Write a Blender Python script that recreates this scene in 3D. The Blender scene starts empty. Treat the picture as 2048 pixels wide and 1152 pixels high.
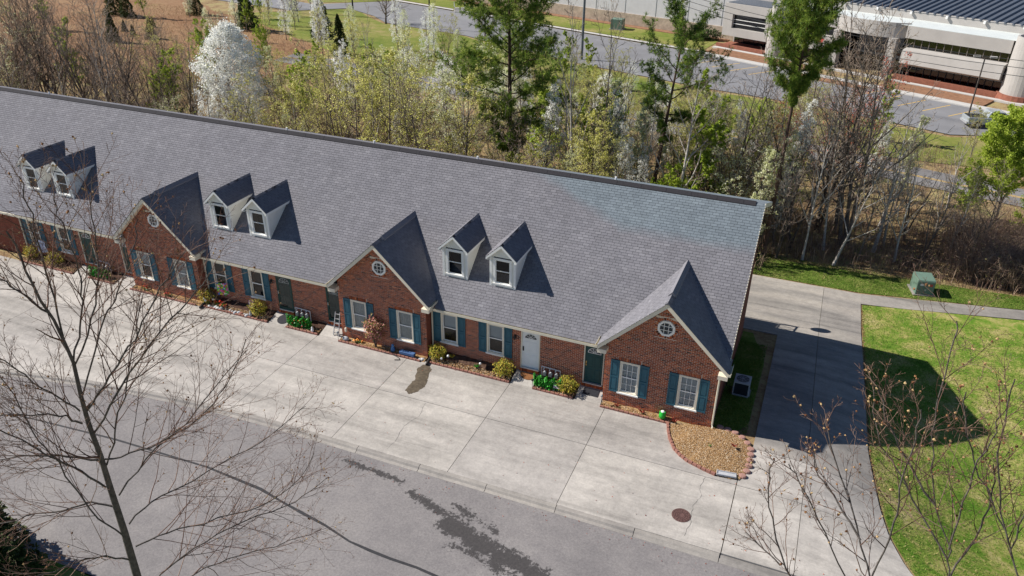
import bpy, math, random
import numpy as np
from mathutils import Matrix, Vector
random.seed(7); rng = np.random.default_rng(7)
S = bpy.context.scene
C = S.collection
PI = math.pi

# ------------------------------------------------------------------ camera, sky, sun, exposure
cam_d = bpy.data.cameras.new('camera'); cam = bpy.data.objects.new('camera', cam_d); C.objects.link(cam)
S.camera = cam
cam_d.sensor_width = 36.0; cam_d.lens = 36.0*1575.3668/2048; cam_d.clip_start = 0.1; cam_d.clip_end = 3000
R_ = Vector((0.92536796, 0.37886572, 0.01244625)); U_ = Vector((-0.19111501, 0.43793406, 0.8784582)); F_ = Vector((-0.32736706, 0.81527574, -0.47765707))
m = Matrix((R_, U_, -F_)).transposed().to_4x4(); m.translation = Vector((2.1402, -29.4686, 22.3324)); cam.matrix_world = m

SUN = Vector((-1.14, -0.16, 1.0)).normalized()
w = bpy.data.worlds.new('World'); S.world = w; w.use_nodes = True
nt = w.node_tree; nt.nodes.clear()
sky = nt.nodes.new('ShaderNodeTexSky'); sky.sky_type = 'NISHITA'; sky.sun_disc = False
sky.sun_elevation = math.asin(SUN.z); sky.sun_rotation = math.atan2(SUN.x, SUN.y)
sky.altitude = 300; sky.air_density = 0.7; sky.dust_density = 0.0; sky.ozone_density = 3.0
bg = nt.nodes.new('ShaderNodeBackground'); bg.inputs[1].default_value = 0.075
wo = nt.nodes.new('ShaderNodeOutputWorld'); nt.links.new(sky.outputs[0], bg.inputs[0]); nt.links.new(bg.outputs[0], wo.inputs[0])
sd = bpy.data.lights.new('sun', 'SUN'); sd.energy = 5.0; sd.angle = math.radians(0.5); sd.color = (1.0, 0.955, 0.89)
sun = bpy.data.objects.new('sun', sd); C.objects.link(sun); sun.location = (-60, -10, 60)
sun.rotation_euler = SUN.to_track_quat('Z', 'Y').to_euler()
S.view_settings.view_transform = 'Standard'; S.view_settings.look = 'None'; S.view_settings.gamma = 1
S.view_settings.exposure = 0.52
S.render.engine = 'CYCLES'; S.cycles.max_bounces = 5; S.cycles.transparent_max_bounces = 8
S.cycles.use_denoising = True

# ------------------------------------------------------------------ helpers
class MB:
    def __init__(s): s.v=[]; s.f=[]; s.m=[]; s.t=[]
    def add(s, vs, fs, mi=0, t=.5):
        o=len(s.v); s.v += [tuple(a) for a in vs]; s.f += [tuple(i+o for i in f) for f in fs]; s.m += [mi]*len(fs); s.t += [t]*len(fs); return s
    def box(s, x0,x1,y0,y1,z0,z1, mi=0, t=.5):
        return s.add([(x0,y0,z0),(x1,y0,z0),(x1,y1,z0),(x0,y1,z0),(x0,y0,z1),(x1,y0,z1),(x1,y1,z1),(x0,y1,z1)],
            [(0,3,2,1),(4,5,6,7),(0,1,5,4),(1,2,6,5),(2,3,7,6),(3,0,4,7)], mi, t)
    def bar(s, a, b, wd, ht, up=(0,0,1), mi=0, t=.5):           # oriented bar from a to b
        a=Vector(a); b=Vector(b); d=(b-a).normalized(); up=Vector(up); sx=d.cross(up)
        if sx.length<1e-4: sx=d.cross(Vector((1,0,0)))
        sx.normalize(); u=sx.cross(d); vs=[]
        for p in (a,b):
            for i,j in ((-1,-1),(1,-1),(1,1),(-1,1)): vs.append(p+sx*(wd/2*i)+u*(ht/2*j))
        return s.add(vs, [(3,2,1,0),(4,5,6,7),(0,1,5,4),(1,2,6,5),(2,3,7,6),(3,0,4,7)], mi, t)
    def tube(s, pts, r, n=6, mi=0, t=.5, cap=True):
        pts=[Vector(p) for p in pts]; k=len(pts); rs=r if hasattr(r,'__len__') else [r]*k; vs=[]; fs=[]
        ref=Vector((.31,.17,.93))
        for i,p in enumerate(pts):
            d=(pts[min(i+1,k-1)]-pts[max(i-1,0)]).normalized(); a=d.cross(ref)
            if a.length<.05: a=d.cross(Vector((1,0,0)))
            a.normalize(); b=d.cross(a)
            for j in range(n): vs.append(p+(a*math.cos(2*PI*j/n)+b*math.sin(2*PI*j/n))*rs[i])
        for i in range(k-1):
            for j in range(n): fs.append((i*n+j, i*n+(j+1)%n, (i+1)*n+(j+1)%n, (i+1)*n+j))
        if cap: fs += [tuple(range(n-1,-1,-1)), tuple((k-1)*n+j for j in range(n))]
        return s.add(vs, fs, mi, t)
    def lathe(s, prof, n=16, c=(0,0,0), mi=0, t=.5, sx=1, sy=1):
        vs=[]; fs=[]; k=len(prof)
        for r,z in prof:
            for j in range(n): vs.append((c[0]+sx*r*math.cos(2*PI*j/n), c[1]+sy*r*math.sin(2*PI*j/n), c[2]+z))
        for i in range(k-1):
            for j in range(n): fs.append((i*n+j, i*n+(j+1)%n, (i+1)*n+(j+1)%n, (i+1)*n+j))
        fs.append(tuple((k-1)*n+j for j in range(n))); fs.append(tuple(range(n-1,-1,-1)))
        return s.add(vs, fs, mi, t)
    def prism(s, poly, axis, a, b, mi=0, t=.5):                 # polygon extruded along axis
        n=len(poly)
        def P(p,c):
            return {'x':(c,p[0],p[1]),'y':(p[0],c,p[1]),'z':(p[0],p[1],c)}[axis]
        vs=[P(p,a) for p in poly]+[P(p,b) for p in poly]
        fs=[tuple(range(n-1,-1,-1)), tuple(range(n,2*n))]+[(i,(i+1)%n,n+(i+1)%n,n+i) for i in range(n)]
        return s.add(vs, fs, mi, t)
    def mesh(s, name, mats):
        me=bpy.data.meshes.new(name); me.from_pydata(s.v, [], s.f)
        for mm in (mats if isinstance(mats,(list,tuple)) else [mats]): me.materials.append(MAT[mm])
        if max(s.m, default=0)>0: me.polygons.foreach_set('material_index', s.m)
        at=me.attributes.new('tint','FLOAT','FACE'); at.data.foreach_set('value', s.t)
        me.update(); return me
    def build(s, name, mats, parent=None, loc=None, smooth=False, bev=0):
        o=bpy.data.objects.new(name, s.mesh(name, mats)); C.objects.link(o)
        if parent: o.parent=parent
        if loc: o.location=loc
        if smooth: o.data.polygons.foreach_set('use_smooth',[True]*len(o.data.polygons))
        if bev:
            b=o.modifiers.new('bevel','BEVEL'); b.width=bev; b.segments=2; b.limit_method='ANGLE'
        return o
def mesh_np(name, V, F, tint, mats, mi=None, smooth=False):
    V=np.asarray(V,np.float32); F=np.asarray(F,np.int32); me=bpy.data.meshes.new(name); n,k=F.shape
    me.vertices.add(len(V)); me.vertices.foreach_set('co', V.ravel())
    me.loops.add(n*k); me.loops.foreach_set('vertex_index', F.ravel())
    me.polygons.add(n); me.polygons.foreach_set('loop_start', np.arange(n,dtype=np.int32)*k)
    try: me.polygons.foreach_set('loop_total', np.full(n,k,np.int32))
    except Exception: pass
    for mm in (mats if isinstance(mats,(list,tuple)) else [mats]): me.materials.append(MAT[mm])
    if mi is not None: me.polygons.foreach_set('material_index', np.asarray(mi,np.int32))
    at=me.attributes.new('tint','FLOAT','FACE'); at.data.foreach_set('value', np.asarray(tint,np.float32))
    me.polygons.foreach_set('use_smooth', np.full(n,bool(smooth)))
    me.update(calc_edges=True); me.validate(); return me
def ob(name, me, parent=None, loc=None, rz=0, scale=None):
    o=bpy.data.objects.new(name, me); C.objects.link(o)
    if parent: o.parent=parent
    if loc is not None: o.location=loc
    if rz: o.rotation_euler=(0,0,rz)
    if scale is not None: o.scale=scale if hasattr(scale,'__len__') else (scale,)*3
    return o
def tag(o, label=None, cat=None, group=None, kind=None):
    if label: o['label']=label
    if cat: o['category']=cat
    if group: o['group']=group
    if kind: o['kind']=kind
    return o
def empty(name, loc=(0,0,0), label=None, cat=None, group=None, rz=0):
    o=bpy.data.objects.new(name, None); C.objects.link(o); o.location=loc; o.rotation_euler=(0,0,rz); o.empty_display_size=.2
    return tag(o,label,cat,group)
def dup(o, parent=None, dloc=None):
    c=o.copy(); C.objects.link(c)
    if parent is not None: c.parent=parent
    if dloc is not None: c.location=Vector(o.location)+Vector(dloc)
    for ch in list(o.children): dup(ch, c)
    return c
def np_boxes(A, tint, back=True):
    A=np.asarray(A,float); x0,x1,y0,y1,z0,z1=A.T; n=len(A)
    V=np.stack([np.stack(c,1) for c in ((x0,y0,z0),(x1,y0,z0),(x1,y1,z0),(x0,y1,z0),(x0,y0,z1),(x1,y0,z1),(x1,y1,z1),(x0,y1,z1))],1).reshape(-1,3)
    f=[(0,3,2,1),(4,5,6,7),(0,1,5,4),(1,2,6,5),(3,0,4,7)]+([(2,3,7,6)] if back else [])
    F=(np.arange(n)[:,None,None]*8+np.array(f)[None]).reshape(-1,4)
    return V,F,np.repeat(np.asarray(tint,float),len(f))
def ss(a,b,t):
    t=np.clip((t-a)/(b-a),0,1); return t*t*(3-2*t)
def yk(x):                                                      # kerb line
    x=np.asarray(x,float); return np.where(x>-17,-7.25,-7.25-.0075*(x+17)**2)
def H(x,y):                                                     # the lie of the land
    x=np.asarray(x,float); y=np.asarray(y,float)
    A=np.clip(y/16,0,1); B=ss(3,14,x)*ss(-9,0,y)
    return -2.5*(1-(1-A)*(1-B))

# ------------------------------------------------------------------ materials
MAT={}
def lin(c): return tuple(c)+(1,)
def newmat(name):
    mt=bpy.data.materials.new(name); mt.use_nodes=True; MAT[name]=mt; n=mt.node_tree; b=n.nodes['Principled BSDF']; return mt,n,b
def nd(n,t,**k):
    o=n.nodes.new(t)
    for a,v in k.items(): setattr(o,a,v)
    return o
def noise(n, vec, scale, detail=4, rough=.55, dist=0):
    t=nd(n,'ShaderNodeTexNoise'); t.inputs['Scale'].default_value=scale; t.inputs['Detail'].default_value=detail; t.inputs['Roughness'].default_value=rough; t.inputs['Distortion'].default_value=dist
    n.links.new(vec,t.inputs['Vector']); return t.outputs['Fac']
def ramp(n, fac, stops, interp='LINEAR'):
    r=nd(n,'ShaderNodeValToRGB'); r.color_ramp.interpolation=interp; e=r.color_ramp.elements
    while len(e)<len(stops): e.new(.5)
    for el,(p,c) in zip(e,stops): el.position=p; el.color=lin(c) if len(c)==3 else c
    n.links.new(fac,r.inputs[0]); return r.outputs[0]
def mix(n, fac, a, b, mode='MIX'):
    x=nd(n,'ShaderNodeMix',data_type='RGBA',blend_type=mode)
    for s,v in ((x.inputs[0],fac),(x.inputs[6],a),(x.inputs[7],b)):
        if isinstance(v,(int,float)): s.default_value=v
        elif isinstance(v,tuple): s.default_value=lin(v) if len(v)==3 else v
        else: n.links.new(v,s)
    return x.outputs[2]
def math_(n, op, a, b=0.0, clamp=False):
    x=nd(n,'ShaderNodeMath',operation=op,use_clamp=clamp)
    for s,v in ((x.inputs[0],a),(x.inputs[1],b)):
        if isinstance(v,(int,float)): s.default_value=v
        else: n.links.new(v,s)
    return x.outputs[0]
def bump(n,b,h,strength=.3,dist=.02):
    x=nd(n,'ShaderNodeBump'); x.inputs['Strength'].default_value=strength; x.inputs['Distance'].default_value=dist
    n.links.new(h,x.inputs['Height']); n.links.new(x.outputs[0],b.inputs['Normal'])
def pos(n): return nd(n,'ShaderNodeNewGeometry').outputs['Position']
def objc(n): return nd(n,'ShaderNodeTexCoord').outputs['Object']
def tint(n): return nd(n,'ShaderNodeAttribute',attribute_name='tint').outputs['Fac']
def M(name, col, rough=.8, var=.18, scale=5, bs=0, bscale=40, metal=0, spec=.3, coords='obj', col2=None):
    mt,n,b=newmat(name); v=objc(n) if coords=='obj' else pos(n)
    f=noise(n,v,scale,5,.6); lo=tuple(c*(1-var) for c in col); hi=col2 or tuple(min(1,c*(1+var)) for c in col)
    n.links.new(ramp(n,f,[(.3,lo),(.7,hi)]),b.inputs['Base Color'])
    b.inputs['Roughness'].default_value=rough; b.inputs['Metallic'].default_value=metal; b.inputs['Specular IOR Level'].default_value=spec
    if bs: bump(n,b,noise(n,v,bscale,3),bs,.01)
    return mt
def MT(name, stops, rough=.85, spec=.2, trans=0, bs=0, bscale=60, fine=.12, fs=30):    # colour picked per piece by its tint
    mt,n,b=newmat(name); c=ramp(n,tint(n),stops)
    if fine: c=mix(n,1.0,c,ramp(n,noise(n,objc(n),fs,3),[(.3,(1-fine,)*3),(.7,(1+fine,)*3)]),'MULTIPLY')
    n.links.new(c,b.inputs['Base Color']); b.inputs['Roughness'].default_value=rough; b.inputs['Specular IOR Level'].default_value=spec
    if bs: bump(n,b,noise(n,objc(n),bscale,3),bs,.01)
    if trans:
        tr=nd(n,'ShaderNodeBsdfTranslucent'); n.links.new(c,tr.inputs[0]); ms=nd(n,'ShaderNodeMixShader'); ms.inputs[0].default_value=trans
        n.links.new(b.outputs[0],ms.inputs[1]); n.links.new(tr.outputs[0],ms.inputs[2]); n.links.new(ms.outputs[0],n.nodes['Material Output'].inputs[0])
    return mt

# asphalt of the street: worn, with a bare dark patch and fine aggregate
def mat_street():
    mt,n,b=newmat('street'); v=pos(n)
    big=noise(n,v,.22,4,.6); mid=noise(n,v,1.6,5,.65); fine=noise(n,v,11,6,.95)
    c=ramp(n,big,[(.3,(.178,.165,.162)),(.55,(.215,.199,.193)),(.75,(.245,.226,.214))])
    c=mix(n,1.0,c,ramp(n,fine,[(.34,(.70,.70,.71)),(.66,(1.30,1.29,1.28))]),'MULTIPLY')
    c=mix(n,1.0,c,ramp(n,mid,[(.3,(.9,.9,.91)),(.7,(1.08,1.08,1.07))]),'MULTIPLY')
    sx=nd(n,'ShaderNodeSeparateXYZ'); n.links.new(v,sx.inputs[0])
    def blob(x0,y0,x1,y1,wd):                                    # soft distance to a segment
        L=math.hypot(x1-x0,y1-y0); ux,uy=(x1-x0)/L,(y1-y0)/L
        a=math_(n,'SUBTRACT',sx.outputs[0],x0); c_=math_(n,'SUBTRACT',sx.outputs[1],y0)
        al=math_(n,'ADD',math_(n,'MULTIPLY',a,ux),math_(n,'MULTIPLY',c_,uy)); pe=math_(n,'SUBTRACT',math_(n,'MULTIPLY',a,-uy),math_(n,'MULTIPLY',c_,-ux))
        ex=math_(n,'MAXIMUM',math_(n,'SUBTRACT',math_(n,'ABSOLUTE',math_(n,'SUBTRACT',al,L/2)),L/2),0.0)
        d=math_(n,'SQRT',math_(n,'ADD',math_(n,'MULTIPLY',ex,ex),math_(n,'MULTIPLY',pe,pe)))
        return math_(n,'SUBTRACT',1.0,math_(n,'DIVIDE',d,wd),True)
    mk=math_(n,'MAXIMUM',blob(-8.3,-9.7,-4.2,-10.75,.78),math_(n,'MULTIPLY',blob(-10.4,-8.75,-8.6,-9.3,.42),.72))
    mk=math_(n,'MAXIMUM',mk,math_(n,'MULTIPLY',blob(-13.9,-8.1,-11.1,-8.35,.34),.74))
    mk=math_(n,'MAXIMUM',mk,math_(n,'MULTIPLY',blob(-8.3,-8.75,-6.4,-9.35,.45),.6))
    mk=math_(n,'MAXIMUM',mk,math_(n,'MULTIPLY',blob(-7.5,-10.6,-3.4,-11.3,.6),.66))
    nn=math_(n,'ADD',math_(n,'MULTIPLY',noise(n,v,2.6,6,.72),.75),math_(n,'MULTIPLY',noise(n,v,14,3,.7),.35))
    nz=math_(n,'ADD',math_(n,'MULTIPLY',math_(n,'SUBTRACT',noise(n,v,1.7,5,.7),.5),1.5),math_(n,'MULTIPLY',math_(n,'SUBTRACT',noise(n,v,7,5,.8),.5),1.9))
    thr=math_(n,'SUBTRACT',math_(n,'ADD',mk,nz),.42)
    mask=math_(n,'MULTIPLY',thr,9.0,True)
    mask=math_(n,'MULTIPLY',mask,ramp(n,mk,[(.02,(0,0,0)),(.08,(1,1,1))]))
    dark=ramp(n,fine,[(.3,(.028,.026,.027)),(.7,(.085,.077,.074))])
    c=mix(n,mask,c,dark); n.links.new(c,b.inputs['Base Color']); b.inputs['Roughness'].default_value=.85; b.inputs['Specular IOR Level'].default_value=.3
    bump(n,b,math_(n,'SUBTRACT',fine,math_(n,'MULTIPLY',mask,.8)),.35,.012)
mat_street()
def mat_concrete(name, base, warm):
    mt,n,b=newmat(name); v=pos(n)
    mp=nd(n,'ShaderNodeMapping'); mp.inputs['Scale'].default_value=(.14,1.0,1); mp.inputs['Rotation'].default_value=(0,0,.06); n.links.new(v,mp.inputs[0])
    st=noise(n,mp.outputs[0],.9,7,.66,.4); mid=noise(n,v,2.4,6,.7); fine=noise(n,v,10,6,.9); big=noise(n,v,.30,4,.6)
    tone=(1.085,1.0,.915)
    k=lambda f,w=0: tuple(base*f*tn*(1+w*q) for q,tn in zip(warm,tone))
    c=ramp(n,st,[(.27,k(.56,-.2)),(.43,k(.86)),(.55,k(1.04,.2)),(.72,k(1.16,.4))])
    c=mix(n,1.0,c,ramp(n,mid,[(.3,(.87,.87,.87)),(.68,(1.07,1.07,1.06))]),'MULTIPLY')
    c=mix(n,1.0,c,ramp(n,fine,[(.32,(.80,.80,.80)),(.68,(1.15,1.15,1.15))]),'MULTIPLY')
    c=mix(n,1.0,c,ramp(n,big,[(.3,(.86,.86,.86)),(.7,(1.1,1.1,1.09))]),'MULTIPLY')
    c=mix(n,1.0,c,ramp(n,tint(n),[(0,(.92,.92,.93)),(1,(1.06,1.06,1.05))]),'MULTIPLY')
    n.links.new(c,b.inputs['Base Color']); b.inputs['Roughness'].default_value=.88; b.inputs['Specular IOR Level'].default_value=.25
    bump(n,b,math_(n,'ADD',fine,math_(n,'MULTIPLY',mid,.6)),.25,.008)
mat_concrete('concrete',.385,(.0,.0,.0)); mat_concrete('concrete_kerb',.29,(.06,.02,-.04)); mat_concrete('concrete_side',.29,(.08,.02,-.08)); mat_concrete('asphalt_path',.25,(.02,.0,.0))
M('asphalt_far',(.20,.198,.205),.9,.14,.25,.2,30,coords='pos'); M('asphalt_road',(.19,.182,.18),.9,.14,.4,coords='pos')
M('yellow_paint',(.62,.40,.10),.7,.1); M('crack_seal',(.035,.034,.036),.6,.2)
def mat_ground(name, stops, s1, s2, fine=(.75,1.25), bs=.5):
    mt,n,b=newmat(name); v=pos(n)
    f=math_(n,'ADD',math_(n,'MULTIPLY',noise(n,v,s1,6,.65,.3),.65),math_(n,'MULTIPLY',noise(n,v,s2,4,.7),.35))
    c=ramp(n,f,stops); c=mix(n,1.0,c,ramp(n,noise(n,v,26,4,.75),[(.3,(fine[0],)*3),(.7,(fine[1],)*3)]),'MULTIPLY')
    n.links.new(c,b.inputs['Base Color']); b.inputs['Roughness'].default_value=.95; b.inputs['Specular IOR Level'].default_value=.1
    bump(n,b,noise(n,v,22,4,.75),bs,.05)
mat_ground('wood_floor',[(.30,(.11,.065,.035)),(.43,(.22,.14,.075)),(.53,(.34,.26,.13)),(.66,(.22,.24,.08))],.35,3)
mat_ground('field',[(.32,(.17,.085,.045)),(.47,(.25,.145,.08)),(.56,(.29,.18,.10)),(.7,(.22,.19,.07))],.12,1.2)
mat_ground('lawn',[(.35,(.068,.165,.013)),(.46,(.135,.215,.028)),(.54,(.27,.27,.075)),(.65,(.43,.35,.17))],.75,6)
mat_ground('lawn_lush',[(.35,(.06,.12,.014)),(.50,(.12,.175,.028)),(.64,(.25,.23,.08))],.7,6)
mat_ground('lawn_far',[(.34,(.10,.15,.022)),(.50,(.18,.195,.045)),(.62,(.29,.24,.10))],.12,.9)
mat_ground('mulch',[(.35,(.03,.018,.014)),(.5,(.075,.042,.03)),(.65,(.15,.10,.07))],3,18)
mat_ground('gravel_base',[(.35,(.20,.11,.045)),(.5,(.34,.205,.09)),(.65,(.42,.29,.15))],3,22)
M('soil_wash',(.10,.078,.054),.95,.35,7,.4,60,coords='pos')

# masonry, roofing, joinery
MT('brick',[(0,(.07,.026,.019)),(.2,(.20,.050,.022)),(.5,(.37,.092,.034)),(.8,(.49,.14,.052)),(1,(.60,.23,.10))],.9,.2,0,.3,90,.16,26)
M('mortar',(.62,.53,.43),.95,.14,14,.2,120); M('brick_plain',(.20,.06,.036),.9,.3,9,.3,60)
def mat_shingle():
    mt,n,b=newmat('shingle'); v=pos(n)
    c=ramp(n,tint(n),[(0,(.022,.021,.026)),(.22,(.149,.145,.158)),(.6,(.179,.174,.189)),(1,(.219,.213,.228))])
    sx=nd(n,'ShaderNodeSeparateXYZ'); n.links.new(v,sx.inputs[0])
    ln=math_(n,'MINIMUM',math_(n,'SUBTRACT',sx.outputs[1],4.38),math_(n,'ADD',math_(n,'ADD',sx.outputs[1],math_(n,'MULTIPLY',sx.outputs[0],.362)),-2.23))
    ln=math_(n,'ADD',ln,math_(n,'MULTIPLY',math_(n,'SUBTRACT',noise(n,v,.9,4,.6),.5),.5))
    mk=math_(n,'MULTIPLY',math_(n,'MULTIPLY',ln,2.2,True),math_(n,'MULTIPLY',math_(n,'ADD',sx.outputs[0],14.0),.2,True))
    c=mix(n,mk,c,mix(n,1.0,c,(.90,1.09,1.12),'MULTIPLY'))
    c=mix(n,1.0,c,ramp(n,noise(n,v,.45,5,.65),[(.3,(.93,.93,.94)),(.7,(1.07,1.065,1.06))]),'MULTIPLY')
    ms=nd(n,'ShaderNodeMapping'); ms.inputs['Scale'].default_value=(2.2,.25,.25); n.links.new(v,ms.inputs[0]); c=mix(n,1.0,c,ramp(n,noise(n,ms.outputs[0],.9,4,.6),[(.35,(.96,.96,.955)),(.65,(1.03,1.03,1.03))]),'MULTIPLY')
    c=mix(n,1.0,c,ramp(n,noise(n,v,55,3,.75),[(.3,(.82,.82,.82)),(.7,(1.17,1.17,1.17))]),'MULTIPLY')
    n.links.new(c,b.inputs['Base Color']); b.inputs['Roughness'].default_value=.9; b.inputs['Specular IOR Level'].default_value=.25
    bump(n,b,noise(n,v,60,3,.7),.4,.01)
mat_shingle()
M('shingle_under',(.03,.028,.03),.95,.1); M('ridge_vent',(.030,.028,.032),.9,.2,12,.2,60)
M('cream_trim',(.70,.63,.50),.6,.06,3); M('white_trim',(.80,.79,.75),.55,.05,3); M('soffit',(.62,.57,.48),.7,.05)
M('siding_white',(.76,.74,.67),.6,.06,2); M('gutter_cream',(.62,.57,.45),.45,.08,3)
M('teal_shutter',(.026,.098,.135),.55,.14,4); M('teal_door',(.008,.052,.052),.45,.12,4); M('door_white',(.70,.71,.70),.5,.05,3); M('green_frame',(.012,.05,.042),.5,.1)
M('brass',(.35,.25,.1),.35,.1,5,metal=.9); M('black_plastic',(.018,.018,.02),.5,.15); M('steel_grey',(.26,.27,.28),.45,.12,6,metal=.3)
M('white_plastic',(.75,.75,.74),.5,.05); M('curtain',(.62,.60,.56),.9,.14,9); M('blind_white',(.72,.71,.68),.7,.05); M('room_dark',(.014,.016,.02),.9,.3,2)
M('room_grey',(.10,.105,.11),.9,.4,2.5); M('sheer',(.30,.30,.29),.9,.3,6)
def mat_glass(name, tr, tintc):
    mt,n,b=newmat(name); n.nodes.remove(b); gl=nd(n,'ShaderNodeBsdfGlossy'); gl.inputs['Roughness'].default_value=.04
    tp=nd(n,'ShaderNodeBsdfTransparent'); tp.inputs[0].default_value=lin(tintc); fr=nd(n,'ShaderNodeFresnel'); fr.inputs[0].default_value=1.5
    f=math_(n,'ADD',fr.outputs[0],tr,True); ms=nd(n,'ShaderNodeMixShader'); n.links.new(f,ms.inputs[0]); n.links.new(tp.outputs[0],ms.inputs[1]); n.links.new(gl.outputs[0],ms.inputs[2])
    n.links.new(ms.outputs[0],n.nodes['Material Output'].inputs[0])
mat_glass('glass',.0,(.82,.86,.88)); mat_glass('glass_dark',.04,(.35,.38,.4))
M('edging_brick',(.27,.125,.095),.9,.25,8,.3,70); MT('pebble',[(0,(.11,.055,.028)),(.35,(.29,.16,.065)),(.7,(.42,.26,.12)),(.9,(.52,.38,.22)),(1,(.72,.64,.52))],.85,.3,0,0,0,0)
M('stone_scallop',(.33,.185,.15),.9,.2,6,.3,50); M('splash_grey',(.40,.405,.42),.85,.1,8,.2,80); M('iron_rust',(.115,.062,.055),.75,.3,14,.3,80)
M('ac_case',(.42,.43,.44),.5,.1,5); M('ac_grille',(.03,.035,.04),.6,.2); M('transformer_green',(.13,.20,.155),.5,.1,3); M('label_white',(.7,.7,.68),.6,.03); M('label_red',(.45,.08,.06),.6,.05)
M('coir_mat',(.20,.085,.032),.95,.3,14,.3,90); M('rubber_mat',(.02,.02,.025),.8,.3,10)
MT('leaf_gold',[(0,(.06,.10,.015)),(.3,(.22,.26,.03)),(.6,(.52,.44,.05)),(.85,(.70,.50,.08)),(1,(.60,.26,.07))],.6,.3,.25,fine=0)
MT('leaf_rose',[(0,(.10,.16,.03)),(.3,(.28,.28,.06)),(.55,(.55,.20,.15)),(.8,(.66,.30,.30)),(1,(.72,.48,.38))],.6,.3,.25,fine=0)
MT('leaf_green',[(0,(.012,.09,.01)),(.5,(.03,.27,.02)),(1,(.09,.46,.05))],.45,.4,.2,fine=0)
MT('leaf_bud',[(0,(.32,.32,.06)),(.4,(.54,.53,.13)),(.75,(.72,.69,.25)),(1,(.82,.78,.42))],.7,.2,.6,fine=0)
MT('leaf_spring',[(0,(.16,.24,.02)),(.5,(.36,.46,.045)),(1,(.54,.60,.12))],.6,.2,.5,fine=0)
MT('blossom',[(0,(.62,.62,.52)),(.4,(.86,.86,.80)),(1,(.95,.95,.92))],.8,.1,.55,fine=0)
MT('blossom_pale',[(0,(.42,.46,.14)),(.4,(.68,.70,.38)),(1,(.90,.90,.74))],.8,.1,.55,fine=0)
MT('leaf_red',[(0,(.18,.04,.03)),(.5,(.40,.10,.06)),(1,(.55,.22,.14))],.7,.2,.25,fine=0)
MT('needle',[(0,(.035,.08,.012)),(.35,(.11,.19,.024)),(.7,(.24,.33,.045)),(1,(.42,.46,.09))],.6,.3,.4,fine=0)
MT('cedar',[(0,(.018,.035,.012)),(.5,(.05,.075,.02)),(1,(.10,.12,.035))],.7,.2,.2,fine=0)
M('bark_grey',(.17,.14,.115),.95,.4,9,.5,40); M('bark_pale',(.42,.39,.35),.95,.35,7,.4,40); M('bark_dark',(.085,.068,.056),.95,.4,9,.5,40); M('bark_pine',(.095,.058,.042),.95,.4,8,.6,30)
M('bark_tulip',(.105,.090,.080),.95,.45,14,.5,60); MT('twig',[(0,(.07,.036,.030)),(.5,(.15,.085,.065)),(1,(.30,.20,.15))],.9,.2,0,fine=0); MT('twig_pale',[(0,(.15,.105,.08)),(.5,(.28,.21,.16)),(1,(.44,.36,.28))],.9,.2,0,fine=0); MT('seed_cone',[(0,(.12,.045,.022)),(.5,(.28,.14,.06)),(1,(.50,.36,.18))],.8,.2,0,fine=0)
MT('brush',[(0,(.16,.10,.08)),(.4,(.31,.21,.155)),(.7,(.46,.34,.24)),(.85,(.28,.29,.08)),(1,(.46,.44,.15))],.9,.1,.25,fine=0)
MT('grass_blade',[(0,(.045,.115,.012)),(.4,(.12,.21,.028)),(.7,(.24,.27,.065)),(1,(.44,.36,.17))],.8,.15,.3,fine=0)
MT('dry_blade',[(0,(.10,.05,.025)),(.5,(.22,.13,.06)),(1,(.36,.25,.12))],.9,.1,.2,fine=0)
MT('confetti',[(0,(.5,.02,.015)),(.17,(.65,.5,.05)),(.34,(.05,.35,.05)),(.5,(.04,.12,.45)),(.67,(.6,.6,.58)),(.84,(.55,.12,.3)),(1,(.75,.3,.03))],.6,.3,.1,fine=0)
M('flag_blue',(.10,.22,.42),.8,.3,9); M('green_gloss',(.02,.40,.04),.25,.1,4); M('galv',(.45,.46,.47),.4,.1,6,metal=.5); M('alu',(.55,.55,.55),.4,.08,6,metal=.6)
M('panel_white',(.50,.49,.485),.6,.05,1); M('office_beige',(.40,.375,.345),.8,.07,.6); M('office_stone',(.36,.29,.22),.9,.25,1.6,.3,8); M('roof_white',(.58,.61,.59),.6,.05,1); M('roof_metal',(.105,.12,.145),.5,.1,2,metal=.2)
M('brick_red_far',(.25,.095,.06),.9,.2,3); M('mulch_orange',(.24,.125,.07),.95,.25,2); M('walk_concrete',(.48,.46,.43),.9,.08,1.5)
M('pole_wood',(.16,.17,.18),.9,.2,3); M('cable',(.05,.05,.055),.6,.1); M('truck_silver',(.42,.45,.46),.3,.05,2,metal=.4); M('tyre',(.02,.02,.02),.85,.2); M('wood_deck',(.28,.2,.13),.85,.2,5)
M('bench_blue',(.06,.12,.26),.7,.3,12)

# ------------------------------------------------------------------ setting: terrain, street, drives, lawns
def grid_sheet(name, xs, ys, zf, mat, kind='structure', parent=None, mask=None):
    X,Y=np.meshgrid(xs,ys); Z=zf(X,Y); V=np.stack([X,Y,Z],-1).reshape(-1,3); nx=len(xs); i=np.arange(len(ys)-1)[:,None]*nx+np.arange(nx-1)[None]
    F=np.stack([i,i+1,i+nx+1,i+nx],-1).reshape(-1,4)
    if mask is not None:
        cx=((X[:-1,:-1]+X[1:,1:])/2).ravel(); cy=((Y[:-1,:-1]+Y[1:,1:])/2).ravel(); F=F[mask(cx,cy)]
    o=ob(name, mesh_np(name,V,F,rng.random(len(F)),mat), parent)
    if kind: o['kind']=kind
    return o
def ground_z(x,y): return H(x,y)-.15*(y<yk(x)-.05)
gx=np.unique(np.concatenate([np.linspace(-900,-130,12),np.arange(-130,40.1,2),np.arange(-1,24,.5),np.linspace(40,900,12)]))
gy=np.unique(np.concatenate([np.linspace(-300,-40,8),np.arange(-40,30.1,.5),np.arange(30,140,2),np.linspace(140,1500,10)]))
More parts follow.
